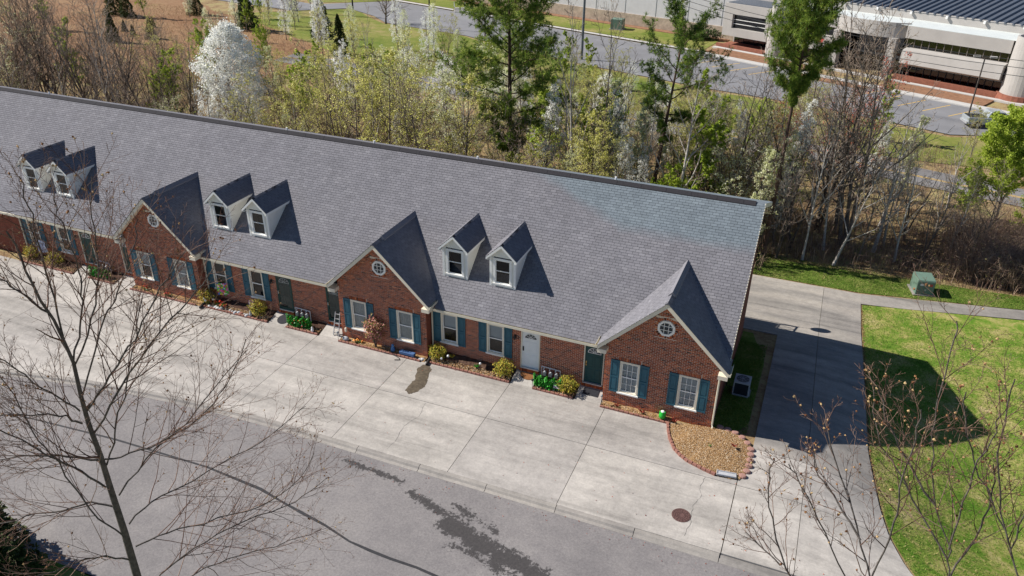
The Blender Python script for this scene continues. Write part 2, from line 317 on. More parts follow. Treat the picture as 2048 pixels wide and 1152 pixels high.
grid_sheet('ground',gx,gy,lambda x,y: H(x,y)-.02-.30*((y<yk(x)+.6)&(x<11)),'wood_floor')

def loft(name, A, B, n, mat, eps, nx=8, kind='structure', thick=0, parent=None, tn=None):   # sheet between two edges draped over the land
    A=np.array(A,float); B=np.array(B,float)
    def res(P):
        d=np.r_[0,np.cumsum(np.hypot(*np.diff(P,axis=0).T))]; t=np.linspace(0,d[-1],n); return np.stack([np.interp(t,d,P[:,0]),np.interp(t,d,P[:,1])],1)
    a=res(A); b=res(B); s=np.linspace(0,1,nx)[None,:,None]; P=a[:,None]*(1-s)+b[:,None]*s
    Z=H(P[...,0],P[...,1])+eps; V=np.concatenate([P,Z[...,None]],-1).reshape(-1,3); i=np.arange(n-1)[:,None]*nx+np.arange(nx-1)[None]
    F=np.stack([i,i+nx,i+nx+1,i+1],-1).reshape(-1,4)
    if thick:
        k=len(V); V2=V.copy(); V2[:,2]-=thick; ring=[r*nx for r in range(n)]+[(n-1)*nx+c for c in range(1,nx)]+[r*nx+nx-1 for r in range(n-2,-1,-1)]+[c for c in range(nx-2,0,-1)]
        Fs=[(ring[q],ring[(q+1)%len(ring)],ring[(q+1)%len(ring)]+k,ring[q]+k) for q in range(len(ring))]
        V=np.concatenate([V,V2]); F=np.concatenate([F,np.array(Fs)[:,::-1]])
    me=mesh_np(name,V,F,np.full(len(F),rng.random() if tn is None else tn),mat)
    o=ob(name,me,parent)
    if kind and not parent: o['kind']=kind
    return o
# street
xs=np.linspace(-66,40,80)
street=grid_sheet('street',xs,np.linspace(0,1,12),lambda x,y:np.zeros_like(x)-.11,'street')
me=street.data; co=np.zeros(len(me.vertices)*3,np.float32); me.vertices.foreach_get('co',co); co=co.reshape(-1,3)
yk_r=np.where(co[:,0]>6,-7.25+.0*(co[:,0]),yk(co[:,0])); co[:,1]=(yk_r-.28)*(1-co[:,1])+(yk_r-9.55)*co[:,1]; me.vertices.foreach_set('co',co.ravel()); me.update()
# tar seam in the street: an irregular poured strip
sm=MB(); pts=[(-30,-11.4),(-24,-10.9),(-19,-10.75),(-16.1,-10.95),(-14.9,-11.2),(-13.9,-11.38),(-12.6,-11.6),(-11.3,-11.93),(-10.3,-12.02),(-9.5,-12.06),(-8.4,-12.05),(-7.4,-12.14),(-5.5,-12.3),(-2,-12.5),(6,-12.6)]
for (a,b),(c,d) in zip(pts,pts[1:]):
    w0=.055+.02*math.sin(a*3); w1=.055+.02*math.sin(c*3); sm.add([(a,b-w0,-.104),(c,d-w1,-.104),(c,d+w1,-.104),(a,b+w0,-.104)],[(0,1,2,3)])
sm.build('tar_seam','crack_seal',street)
# far side lawn and kerb of the street
grid_sheet('verge_lawn',np.linspace(-70,40,60),np.linspace(-60,-16.9,40),lambda x,y:np.zeros_like(x)-.06,'lawn_lush',mask=lambda x,y:y<yk(x)-9.6)
# front drive, cast in slabs
drive=empty('driveway',(0,0,0)); drive['kind']='structure'
jx=[1.62,-4.78,-9.57,-15.2,-20.6,-26.0,-31.4,-36.8,-42.2,-47.6,-53.0,-60.0]; g=.022
ofx=lambda x:0.0
for i in range(len(jx)-1):
    x1,x0=jx[i]-g/2,jx[i+1]+g/2
    ja,jb=(-3.32,-.33)
    n=max(6,int((x1-x0)/.7)); X=np.linspace(x0,x1,n)
    loft('slab',[(x,jb) for x in X],[(x,ja+g/2) for x in X],n,'concrete',.03,5,None,.12,drive)
    loft('slab',[(x,ja-g/2) for x in X],[(x,float(yk(x))+.03) for x in X],n,'concrete',.03,6,None,.12,drive)
# under the wall between beds: stoop strips are built with the doors
# side drive to the rear court
side=empty('side_drive',(2,6,0)); side['kind']='structure'; side.location=(0,0,0)
Lx=lambda y: 1.95 if y>-3 else 1.64
Rx=lambda y: float(np.interp(y,[-7.3,-6,-4.8,-3.2,-1.6,0,2.3,12,20],[10.2,8.9,8.1,7.55,7.24,7.0,6.78,6.66,6.5]))
ys=[-7.22,-3.32,-.72,3.6,8.6,13.0,17.2,21.3]
for a,b in zip(ys,ys[1:]):
    a2=a+g/2; b2=b-g/2; Y=np.linspace(a2,b2,9); xm=4.2
    l0=1.64 if b<=-3.2 else (1.95 if a<10 else -.5)
    if a==ys[1]: l0=1.64
    if a>12: l0=-9.0 if a>12.5 else l0
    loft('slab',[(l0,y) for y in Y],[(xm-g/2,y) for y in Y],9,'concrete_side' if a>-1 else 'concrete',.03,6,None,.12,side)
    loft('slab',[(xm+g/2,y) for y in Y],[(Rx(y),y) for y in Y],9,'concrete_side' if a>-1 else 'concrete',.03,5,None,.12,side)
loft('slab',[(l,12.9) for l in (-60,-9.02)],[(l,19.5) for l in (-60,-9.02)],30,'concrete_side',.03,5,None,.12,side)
# kerb segments
kerb=empty('kerb',(0,0,0)); kerb['kind']='structure'
kx=[10.4,6,1.6,-1.6,-4.75,-7.75,-10.8,-13.8,-16.8,-19.8,-22.8,-25.8,-28.8,-31.8,-34.8,-38,-41,-44,-47,-50,-53,-56,-60]
for i in range(len(kx)-1):
    x1,x0=kx[i]-.012,kx[i+1]+.012; mb=MB(); n=7; hi=.03 if x0<-4.5 else (.012 if x0<-1 else (-.01 if x0<1.5 else -.03))
    prof=[(0,hi-.002),(-.10,hi-.004),(-.17,hi-.02),(-.23,-.07 if x0<-4.5 else -.055),(-.36,-.102),(-.40,-.2),(0,-.2)]
    for q in range(n):
        x=x0+(x1-x0)*q/(n-1); mb.v += [(x,float(yk(x))+p[0]+.028,p[1]) for p in prof]
    k=len(prof)
    for q in range(n-1):
        for j in range(k-1): mb.f.append((q*k+j,(q+1)*k+j,(q+1)*k+j+1,q*k+j+1))
    mb.f += [tuple(range(k)), tuple((n-1)*k+j for j in range(k-1,-1,-1))]; mb.m=[0]*len(mb.f); mb.t=[random.random()]*len(mb.f)
    mb.build('kerb_stone','concrete_kerb',kerb)
# lawns
loft('lawn',[(Rx(y)+.10,y) for y in np.linspace(-14,19.78,20)],[(46,y) for y in np.linspace(-14,27.9,20)],80,'lawn',.012,60)
loft('lawn',[(-1,21.45),(6.4,21.5),(16,23.2),(46,26)],[(-1,24.3),(6.4,24.6),(16,25.2),(46,28)],60,'lawn_lush',.012,6)
loft('lawn',[(.05,y) for y in np.linspace(.15,12.5,10)],[(x,y) for x,y in ((1.05,.15),(1.55,1.2),(1.6,8.5),(1.35,10.2),(.9,11.2),(.6,12.5))],26,'lawn_lush',.02,6)
loft('footpath',[(6.5,19.85),(9,20.25),(16,21.8),(30,25.0),(46,28)],[(6.5,21.3),(9,21.75),(16,23.1),(30,26.2),(46,29.3)],30,'asphalt_path',.03,3)
# woodland floor patch, field, far greens (flat land at -2.5)
def flat(name, poly, z, mat, parent=None, kind='structure'):
    mb=MB(); mb.add([(x,y,-2.5+z) for x,y in poly],[tuple(range(len(poly)))]); o=mb.build(name,mat,parent)
    if not parent: o['kind']=kind
    return o
def wob(poly, step=4, amp=.8):
    out=[]; r=random.Random(len(poly)*7)
    for (a,b),(c,d) in zip(poly,poly[1:]+poly[:1]):
        n=max(1,int(math.hypot(c-a,d-b)/step))
        for i in range(n): out.append((a+(c-a)*i/n+r.uniform(-amp,amp),b+(d-b)*i/n+r.uniform(-amp,amp)))
    return out
flat('field',wob([(-230,30),(-110,40),(-84,40),(-62,52),(-66,68),(-86,82),(-106,90),(-160,130),(-300,130)]),.03,'field')
flat('far_lawn',wob([(-100,88),(-82,78),(-60,66),(-44,56),(-26,52),(-8,54),(4,52),(24,52),(60,44),(60,58),(22,64.5),(14,61.5),(1,67),(-13,70.5),(-31,76.4),(-46,83.5),(-54,87.5),(-71,91.7),(-80,99),(-84,101.5),(-92,95)],4,.4),.04,'lawn_far')
flat('far_lawn',wob([(-130,140),(-95,104.5),(-88,108),(-80,115),(-59,108),(-41.5,101.8),(-24,95.6),(-17,93),(-15.4,104),(-43,113),(-51,117),(-90,135),(-120,190)],4,.15),.03,'lawn_far')
road=loft('through_road',[(-70,66),(-40,60.5),(-20,57.2),(1.5,53.2),(8,50.6),(14,48.9),(40,42)],[(-70,60.5),(-40,55),(-20,51.6),(1.0,48.6),(7,45.8),(14,44),(40,37)],30,'asphalt_road',.06,4)
for off in (-.12,.12):
    ln=MB(); cp=[(-70,63.2+off),(-40,57.7+off),(-20,54.4+off),(1.3,51+off),(7.6,48.1+off),(14,46.4+off),(40,39.5+off)]
    for (a,b),(c,d) in zip(cp,cp[1:]): ln.add([(a,b-.055,-2.432),(c,d-.055,-2.432),(c,d+.055,-2.432),(a,b+.055,-2.432)],[(0,1,2,3)])
    ln.build('centre_line','yellow_paint',road)
lot=flat('parking_lot',[(-92.9,102.8),(-88,107),(-81.1,112.9),(-59.7,105.9),(-42,99.7),(-24.1,93.6),(-15.4,90.8),(-6.5,88),(10.1,80.7),(23,74.5),(60,57),(60,51),(21.8,64.8),(14.5,62.4),(1.3,67.8),(-13.2,71.1),(-31,77),(-45.9,84),(-53.7,88),(-70.8,92.2),(-76,97),(-84.4,101.9),(-91.5,95.3),(-120,100),(-120,112)],.07,'asphalt_far')
dd=np.array([.911,-.413]); nn_=np.array([.413,.911]); O2=np.array([-15.07,98.03])
def loc2(s,w_): p=O2+dd*s+nn_*w_; return float(p[0]),float(p[1])
for s_ in np.arange(3,60,2.85):
    if 17<s_<26: continue
    a=np.array(loc2(s_,-8.2)); b=np.array(loc2(s_-1.2,-13.2)); t=np.array([.911,-.413])*.07
    ln=MB().add([(a[0]-t[0],a[1]-t[1],-2.424),(b[0]-t[0],b[1]-t[1],-2.424),(b[0]+t[0],b[1]+t[1],-2.424),(a[0]+t[0],a[1]+t[1],-2.424)],[(0,1,2,3)]); ln.build('parking_line','yellow_paint',lot)

# ------------------------------------------------------------------ the row of townhouses
PER=14.2475; D=.548; GC=-2.4807; GW=2.884; GA=6.12; GE=3.34; FO=.47; ME=3.05; EY=.06; ML=.8325; YR=6.526; ZR=8.433; RXE=.332; WL=-5.05; XL=-58.0
GP=(GA-GE)/GW
mz=lambda y: ME+ML*(y-EY)                                       # main roof surface
row=empty('townhouse_row',(0,0,0),'long brick townhouse row with grey shingle roof, dormers and front gables','building')
def cells(mb, x0,x1,z0,z1,y, ops, mi=0):
    xs=sorted({x0,x1,*[v for o in ops for v in o[:2]]}); zs=sorted({z0,z1,*[v for o in ops for v in o[2:]]})
    for a,b in zip(xs,xs[1:]):
        for c,d in zip(zs,zs[1:]):
            mx,mzz=(a+b)/2,(c+d)/2
            if any(o[0]<mx<o[1] and o[2]<mzz<o[3] for o in ops): continue
            mb.add([(a,y,c),(b,y,c),(b,y,d),(a,y,d)],[(0,1,2,3)],mi)
BW,BH=.2032,.0677
def lay(x0,x1,z0,z1,y,ops,lim=None):
    out=[]; n=int((z1-z0)/BH)
    for r in range(n):
        a=z0+r*BH; b=a+BH-.0195; lo,hi=x0,x1
        if lim:
            l=lim(b); lo,hi=max(x0,l[0]),min(x1,l[1])
            if hi-lo<.05: continue
        iv=[(lo,hi)]
        for o in ops:
            if o[2]<b-.01 and o[3]>a+.01:
                iv=[q for p in iv for q in ((p[0],min(p[1],o[0])),(max(p[0],o[1]),p[1])) if q[1]-q[0]>.02]
        off=(r%2)*BW/2
        for lo2,hi2 in iv:
            k=math.floor((lo2-x0-off)/BW)
            while x0+off+k*BW<hi2:
                p=max(lo2,x0+off+k*BW); q=min(hi2,x0+off+(k+1)*BW-.0195); k+=1
                if q-p>.02: out.append((p,q,y-.009-.004*random.random(),y+.01,a,b))
    return out
def soldier(x0,x1,z0,y,h=.2): return [(x,min(x+.056,x1),y-.012,y+.01,z0,z0+h) for x in np.arange(x0,x1-.03,.0677)]
def btint(n): return np.clip(rng.normal(.42,.19,n),0,1)
def brickmesh(A):
    V,F,T=np_boxes(A,btint(len(A)),False); return mesh_np('bricks',V,F,T,'brick')
WW=.925; W1,W2=-4.349,-1.671; WZ0,WZ1=.773,2.487; A1,A2=-13.7055,-11.2037; MZ0,MZ1=.87,2.575; DL=-9.40; DW=.987; DZ0,DZ1=.505,2.634; GD=-6.218
octo=(GC-.36,GC+.36,4.66-.36,4.66+.36)
# --- gabled wing (first one, then copies)
wops=[(W1,W1+WW,WZ0,WZ1),(W2,W2+WW,WZ0,WZ1)]
mb=MB(); cells(mb,WL,0,-.3,GE,0,wops)
hw=GP; zz=GE
mb.add([(WL,0,GE),(0,0,GE),(GC,0,GA-.02)],[(0,1,2)])
wing=mb.build('gable_wing','mortar',row)
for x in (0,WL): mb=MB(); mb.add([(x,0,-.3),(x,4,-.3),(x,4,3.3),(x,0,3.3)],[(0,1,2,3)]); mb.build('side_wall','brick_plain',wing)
sk=[(W1-.06,W1+WW+.06,WZ1,WZ1+.203),(W2-.06,W2+WW+.06,WZ1,WZ1+.203),(W1-.05,W1+WW+.05,WZ0-.11,WZ0),(W2-.05,W2+WW+.05,WZ0-.11,WZ0),(GC-.5,GC+.5,4.16,5.16)]
A=lay(WL,0,-.2,GA-.1,0,wops+sk,lambda z:(GC-(GA-.12-z)/GP,GC+(GA-.12-z)/GP) if z>2.9 else (WL,0))
for x in (W1,W2): A+=soldier(x-.06,x+WW+.06,WZ1+.004,0)+soldier(x-.05,x+WW+.05,WZ0-.11,0,.1)
tag(ob('bricks',brickmesh(A),wing),kind='stuff')
# ring of bricks round the octagon
rb=MB(); nb=26
for i in range(nb):
    a0=2*PI*i/nb+.02; a1=2*PI*(i+1)/nb-.03
    for rr0,rr1,of in ((.40,.51,0),):
        rb.add([(GC+r*math.cos(a),-.013,4.66+r*math.sin(a)) for r,a in ((rr0,a0),(rr0,a1),(rr1,a1),(rr1,a0))],[(0,3,2,1)],0,random.random())
# fill bricks inside square outside the ring
rest=[]
for b in lay(GC-.5,GC+.5,4.16-.0,5.16,0,[]):
    cx,cz=(b[0]+b[1])/2-GC,(b[4]+b[5])/2-4.66
    if math.hypot(cx,cz)>.5: rest.append(b)
V,F,T=np_boxes(rest,btint(len(rest)),False); tag(ob('bricks',mesh_np('bricks',V,F,T,'brick'),wing),kind='stuff')
rb.build('brick_ring','brick',wing)
# octagon window
def octagon(parent,x):
    mb=MB(); P=lambda r,y:[(x+r*math.cos(PI/8+i*PI/4),y,4.66+r*math.sin(PI/8+i*PI/4)) for i in range(8)]
    o_,i_,b_=P(.40,-.06),P(.30,-.06),P(.40,.0); i2=P(.30,.02)
    mb.add(o_+i_+b_+i2,[(i,(i+1)%8,8+(i+1)%8,8+i) for i in range(8)]+[(16+i,16+(i+1)%8,(i+1)%8,i) for i in range(8)]+[(8+i,8+(i+1)%8,24+(i+1)%8,24+i) for i in range(8)])
    for q in (-.1,.1): mb.box(x+q-.012,x+q+.012,-.045,-.02,4.38,4.94); mb.box(x-.28,x+.28,-.043,-.022,4.66+q-.012,4.66+q+.012)
    f=mb.build('octagon_window','white_trim',parent)
    MB().add(P(.30,-.016),[tuple(range(8))]).build('pane','glass',f)
    MB().add(P(.30,-.0135),[tuple(range(8))]).build('blind','room_grey',f); return f
octagon(wing,GC)
# rake boards, soffit returns
for s_ in (-1,1):
    rk=MB(); e=Vector((GC+s_*GW,0,GE)); a=Vector((GC,0,GA))
    dz=Vector((0,0,-.20)); y0,y1=-FO,-FO+.035
    rk.add([(e.x,y0,e.z-.01),(e.x,y0,e.z-.21),(a.x,y0,a.z-.25),(a.x,y0,a.z-.01),(e.x,y1,e.z-.01),(e.x,y1,e.z-.21),(a.x,y1,a.z-.25),(a.x,y1,a.z-.01)],[(0,1,2,3)if s_>0 else(3,2,1,0),(1,5,6,2),(0,3,7,4),(7,6,5,4)if s_>0 else(4,5,6,7),(0,4,5,1)])
    # soffit under the rake
    rk.add([(e.x,y1,e.z-.16),(e.x,.0,e.z-.16),(a.x,0,a.z-.16),(a.x,y1,a.z-.16)],[(0,1,2,3)])
    # boxed return at the eave
    x0,x1=sorted((GC+s_*GW,GC+s_*(GW-.42))); rk.box(x0+.004,x1-.004,-FO+.04,-.005,GE-.40,GE-.205); 
    x0,x1=sorted((GC+s_*(GW+.005),GC+s_*(GW-.30))); rk.box(x0,x1,-.004,.5,GE-.30,GE-.22)
    rk.build('rake_board','cream_trim',wing)
# --- shingle fields
def shingle_field(O,U,W,L,SL,keep=None,ex=.143,tw=.305,lift=.019,edge=.12):
    O=np.array(O,float); U=np.array(U,float); W=np.array(W,float); N=np.cross(U,W); nr=int(SL/ex)+1; nc=int(L/tw)+2; out=[];tt=[]
    for j in range(nr):
        off=(-.5*(j%2)-.08*((j*7)%3))*tw; w0=j*ex; w1=min(w0+ex+.02,SL)
        if w0>=SL-.01: break
        u0=np.clip(off+np.arange(nc)*tw,0,L); u1=np.clip(off+np.arange(nc)*tw+tw-.011,0,L); ok=u1-u0>.02
        u0=u0[ok];u1=u1[ok]; um=(u0+u1)/2; c=O+um[:,None]*U+(w0+ex/2)*W
        if keep is not None:
            k=keep(c); u0=u0[k];u1=u1[k]
        if not len(u0): continue
        hj=lift+rng.normal(0,.0012,len(u0)); P=lambda u,w_,h: O+u[:,None]*U+w_*W+(h[:,None] if hasattr(h,'__len__') else h)*N
        out.append(np.stack([P(u0,w0,hj),P(u1,w0,hj),P(u1,w1,.003),P(u0,w1,.003),P(u0,w0,-.004),P(u1,w0,-.004)],1)); 
        t=np.clip(rng.normal(.56,.13,len(u0)),.22,1); tt.append(t)
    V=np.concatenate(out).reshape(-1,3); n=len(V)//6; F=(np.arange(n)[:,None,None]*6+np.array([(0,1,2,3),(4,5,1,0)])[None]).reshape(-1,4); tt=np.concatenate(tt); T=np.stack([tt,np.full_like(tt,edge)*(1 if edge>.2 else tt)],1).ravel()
    return V,F,T
def join(*a):
    V=[];F=[];T=[];o=0
    for v,f,t in a: V.append(v);F.append(f+o);T.append(t);o+=len(v)
    return np.concatenate(V),np.concatenate(F),np.concatenate(T)
cs,sn=1/math.hypot(1,GP),GP/math.hypot(1,GP); gs=GW/cs
keepw=lambda c: c[:,2]>mz(c[:,1])-.12
ybk=4.0
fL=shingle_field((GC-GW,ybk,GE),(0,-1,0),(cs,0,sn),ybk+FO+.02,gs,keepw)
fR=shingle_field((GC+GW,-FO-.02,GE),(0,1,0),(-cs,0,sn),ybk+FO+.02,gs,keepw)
deck=MB(); t_=.10
deck.add([(GC-GW,-FO+.036,GE-.006),(GC,-FO+.036,GA-.006),(GC+GW,-FO+.036,GE-.006),(GC+GW,.5,GE-.006),(GC,ybk,GA-.006),(GC-GW,.5,GE-.006)],[(0,1,4,5),(1,2,3,4)])
wroof=deck.build('gable_roof','shingle_under',row)
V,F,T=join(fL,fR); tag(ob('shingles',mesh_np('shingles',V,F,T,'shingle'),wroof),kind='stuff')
rc=MB(); y=-FO-.02; hh=.11
yend=EY+(GA-ME)/ML
while y<yend-.05:
    for s_ in (-1,1): rc.add([(GC,y,GA+.045),(GC+s_*hh*1.15,y,GA+.045-hh*GP),(GC+s_*hh*1.15,y+.24,GA+.035-hh*GP),(GC,y+.24,GA+.035)],[(0,1,2,3)if s_<0 else(3,2,1,0)],0,random.random())
    rc.add([(GC-hh*1.15,y,GA+.045-hh*GP),(GC+hh*1.15,y,GA+.045-hh*GP),(GC,y,GA+.045),],[(0,1,2)],0,.2)
    y+=.2
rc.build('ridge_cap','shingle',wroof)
rq=MB(); hv=.17; y0_=.42; y1_=yend+.1
rq.add([(GC-hv,y0_,GA-hv*GP+.035),(GC-hv*.9,y0_,GA-hv*.9*GP+.085),(GC,y0_,GA+.10),(GC+hv*.9,y0_,GA-hv*.9*GP+.085),(GC+hv,y0_,GA-hv*GP+.035),(GC-hv,y1_,GA-hv*GP+.035),(GC-hv*.9,y1_,GA-hv*.9*GP+.085),(GC,y1_,GA+.10),(GC+hv*.9,y1_,GA-hv*.9*GP+.085),(GC+hv,y1_,GA-hv*GP+.035)],[(0,1,6,5),(1,2,7,6),(2,3,8,7),(3,4,9,8),(4,3,2,1,0)],0,.75)
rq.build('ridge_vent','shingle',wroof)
# gutters on the wing eaves
for s_ in (-1,1):
    gt=MB(); x=GC+s_*GW; x0,x1=(x,x+.11) if s_>0 else (x-.11,x)
    ya,yb=-FO-.02,.40
    gt.box(x0,x1,ya,yb,GE-.13,GE-.12); gt.box(x1-.012 if s_>0 else x0,x1 if s_>0 else x0+.012,ya,yb,GE-.12,GE-.01); gt.box(x0+.013,x1-.013,ya,ya+.012,GE-.12,GE-.01); gt.box(x0 if s_>0 else x1-.01,x0+.01 if s_>0 else x1,ya,yb,GE-.12,GE-.012)
    gt.build('gutter','gutter_cream',wroof)
# --- main wall bay between wings
bops=[(A1,A1+WW,MZ0,MZ1),(A2,A2+WW,MZ0,MZ1),(DL,DL+DW,DZ0,DZ1),(GD,GD+DW,DZ0,DZ1)]
mb=MB(); cells(mb,-PER,WL,-.3,ME+.1,D,bops); bay=mb.build('wall','mortar',row)
sk=[(A1-.06,A1+WW+.06,MZ1,MZ1+.203),(A2-.06,A2+WW+.06,MZ1,MZ1+.203),(A1-.05,A1+WW+.05,MZ0-.11,MZ0),(A2-.05,A2+WW+.05,MZ0-.11,MZ0),(DL-.02,DL+DW+.02,DZ0-.2,DZ0),(GD-.02,GD+DW,DZ0-.2,DZ0)]
A=lay(-PER,WL,-.2,ME-.05,D,bops+sk)
for x in (A1,A2): A+=soldier(x-.06,x+WW+.06,MZ1+.004,D)+soldier(x-.05,x+WW+.05,MZ0-.11,D,.1)
for x in (DL,GD): A+=[(p[0],p[1],D-.10,D+.01,DZ0-.2,DZ0-.03) for p in soldier(x-.02,x+DW+.02,0,D)]
tag(ob('bricks',brickmesh(A),bay),kind='stuff')
fs=MB(); fs.box(-PER+.4,WL-.32,EY+.02,EY+.05,ME-.20,ME-.03); fs.box(-PER+.4,WL-.32,EY+.05,D-.005,ME-.20,ME-.18); fs.build('fascia','cream_trim',bay)
gt=MB(); xa,xb=-PER+.42,WL-.33
gt.box(xa,xb,EY-.11,EY+.018,ME-.14,ME-.13); gt.box(xa,xb,EY-.11,EY-.096,ME-.13,ME-.015); gt.box(xa,xa+.012,EY-.095,EY+.018,ME-.13,ME-.015); gt.box(xb-.012,xb,EY-.095,EY+.018,ME-.13,ME-.015); gt.box(xa+.013,xb-.013,EY+.005,EY+.018,ME-.13,ME-.01)
gt.build('gutter','gutter_cream',bay)
dsp=MB(); dsp.tube([(-PER+.47,EY-.04,ME-.14),(-PER+.30,D-.12,ME-.38),(-PER+.10,D-.10,ME-.45),(-PER+.09,D-.10,.12)],.042,6); dsp.tube([(-PER+.09,D-.10,.14),(-PER+.10,D-.25,.05)],.045,6); dsp.build('downspout','gutter_cream',bay)
for k in (1,2):
    for o in (wing,wroof,bay): dup(o,row,(-k*PER,0,0))
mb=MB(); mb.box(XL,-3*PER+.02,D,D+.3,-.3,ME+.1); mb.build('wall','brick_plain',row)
mb=MB(); mb.box(XL,-3*PER+.41,EY-.11,EY+.018,ME-.14,ME-.012); mb.build('gutter','gutter_cream',row)
mb=MB(); mb.box(XL,-3*PER+.39,EY+.02,D-.004,ME-.20,ME-.03); mb.build('fascia','cream_trim',row)
# downspouts specific to the right end
MB().tube([(GC+GW+.06,-.25,GE-.13),(.10,-.10,GE-.40),(.055,-.035,GE-.55),(.055,-.035,.25),(.09,-.12,.14)],.042,6).build('downspout','gutter_cream',row)
MB().tube([(WL-.45,EY-.05,ME-.14),(WL-.36,EY-.10,ME+.04),(WL-.28,-.02,GE-.06)],.045,6).build('gutter_elbow','gutter_cream',row)
# --- windows
def win_meshes(w_,h,style):
    fr=MB(); t=.085
    fr.box(0,t,-.035,.09,0,h); fr.box(w_-t,w_,-.035,.09,0,h); fr.box(t,w_-t,-.034,.09,h-t,h); fr.box(t,w_-t,-.034,.09,0,t*.8)
    si=MB(); si.box(-.04,w_+.04,-.085,-.036,-.045,.025)
    sa=MB(); i0,i1=t,w_-t; mid=h*.5
    for z0,z1,y in ((mid-.025,h-t,.018),(t*.8,mid+.025,.045)):
        sa.box(i0,i0+.042,y,y+.03,z0,z1); sa.box(i1-.042,i1,y,y+.03,z0,z1); sa.box(i0+.042,i1-.042,y+.001,y+.029,z1-.045,z1); sa.box(i0+.042,i1-.042,y+.001,y+.029,z0,z0+.05)
    mu=MB()
    if style in ('grid',):
        for z0,z1,y in ((mid+.02,h-t-.04,.022),(t*.8+.04,mid-.02,.049)):
            for q in (1/3,2/3): x=i0+.04+(i1-i0-.08)*q; mu.box(x-.009,x+.009,y,y+.012,z0,z1)
            zc=(z0+z1)/2; mu.box(i0+.042,i1-.042,y+.001,y+.011,zc-.009,zc+.009)
    pu=MB().add([(i0,.034,mid),(i1,.034,mid),(i1,.034,h-t),(i0,.034,h-t)],[(0,1,2,3)]); pl_=MB().add([(i0,.062,t*.8),(i1,.062,t*.8),(i1,.062,mid),(i0,.062,mid)],[(0,1,2,3)])
    cu=MB(); 
    if style=='curtain':
        n=26
        for i in range(n):
            xa=i0+(i1-i0)*i/n; xb=i0+(i1-i0)*(i+1)/n; za=.11+.012*math.sin(i*1.9); zb=.11+.012*math.sin((i+1)*1.9); cu.add([(xa,za,t*.8),(xb,zb,t*.8),(xb,zb,h-t),(xa,za,h-t)],[(0,1,2,3)])
    elif style in ('grid','half'):
        n=int((h-t-mid*.0)/.05); lowz=mid if style=='half' else t*.8
        zq=h-t
        while zq-.05>lowz: cu.add([(i0,.10,zq-.046),(i1,.10,zq-.046),(i1,.125,zq),(i0,.125,zq)],[(0,1,2,3)]); zq-=.05
    bk=MB().add([(i0-.05,.30,0),(i1+.05,.30,0),(i1+.05,.30,h),(i0-.05,.30,h)],[(0,1,2,3)]); bk.add([(i0-.05,.09,0),(i0-.05,.30,0),(i0-.05,.30,h),(i0-.05,.09,h)],[(0,1,2,3)]); bk.add([(i1+.05,.09,0),(i1+.05,.30,0),(i1+.05,.30,h),(i1+.05,.09,h)],[(3,2,1,0)]); bk.add([(i0-.05,.09,h-.02),(i1+.05,.09,h-.02),(i1+.05,.30,h-.02),(i0-.05,.30,h-.02)],[(0,1,2,3)]); bk.add([(i0-.05,.09,.02),(i1+.05,.09,.02),(i1+.05,.30,.02),(i0-.05,.30,.02)],[(3,2,1,0)])
    return dict(fr=fr.mesh('window','cream_trim'),si=si.mesh('sill','white_trim'),sa=sa.mesh('sash','white_trim'),mu=mu.mesh('muntin','white_trim') if mu.v else None,pu=pu.mesh('pane','glass'),pl=pl_.mesh('pane','glass'),
        cu=cu.mesh('curtain','curtain' if style=='curtain' else 'blind_white') if cu.v else None,bk=bk.mesh('room','room_dark'))
WC={}
def window(parent,x,y,z,w_,h,style):
    key=(w_,h,style)
    if key not in WC: WC[key]=win_meshes(*key)
    d=WC[key]; o=ob('window',d['fr'],parent,(x,y,z))
    for nm,k in (('sill','si'),('sash','sa'),('muntin','mu'),('pane','pu'),('pane','pl'),('curtain' if style=='curtain' else 'blind','cu'),('room','bk')):
        if d[k]: ob(nm,d[k],o)
    return o
SH={}
def shutter(x,y,z,h,w_=.415):
    if h not in SH:
        s=MB(); s.box(0,.06,-.04,0,0,h); s.box(w_-.06,w_,-.04,0,0,h)
        for a,b in ((0,.10),(h*.46,h*.46+.09),(h-.10,h)): s.box(.06,w_-.06,-.039,0,a,b)
        s.box(.06,w_-.06,-.018,-.002,.1,h-.1)
        p=[]
        for a,b in ((.1,h*.46),(h*.46+.09,h-.1)):
            q=MB(); x0,x1,z0,z1=.085,w_-.085,a+.03,b-.03; i=.03
            q.add([(x0,-.019,z0),(x1,-.019,z0),(x1,-.019,z1),(x0,-.019,z1),(x0+i,-.034,z0+i),(x1-i,-.034,z0+i),(x1-i,-.034,z1-i),(x0+i,-.034,z1-i)],[(4,5,6,7),(0,1,5,4),(1,2,6,5),(2,3,7,6),(3,0,4,7)]); p.append(q.mesh('panel','teal_shutter'))
        SH[h]=(s.mesh('shutter','teal_shutter'),p)
    o=ob('shutter',SH[h][0],row,(x,y,z))
    for p in SH[h][1]: ob('panel',p,o)
stw={0:('grid','grid'),1:('curtain','curtain'),2:('half','curtain'),3:('half','half')}; stm={0:('half','half'),1:('dark','dark'),2:('dark','dark')}
for k in range(3):
    for i,x in enumerate((W1,W2)):
        x=x-k*PER; window(row,x,0,WZ0,WW,round(WZ1-WZ0,3),stw[k][i])
        for xs_ in (x-.425,x+WW+.01): shutter(xs_,-.014,WZ0-.02,round(WZ1-WZ0+.04,3))
    for i,x in enumerate((A1,A2)):
        x=x-k*PER; window(row,x,D,MZ0,WW,round(MZ1-MZ0,3),stm[k][i])
        for xs_ in (x-.425,x+WW+.01): shutter(xs_,D-.014,MZ0-.03,round(MZ1-MZ0+.05,3))
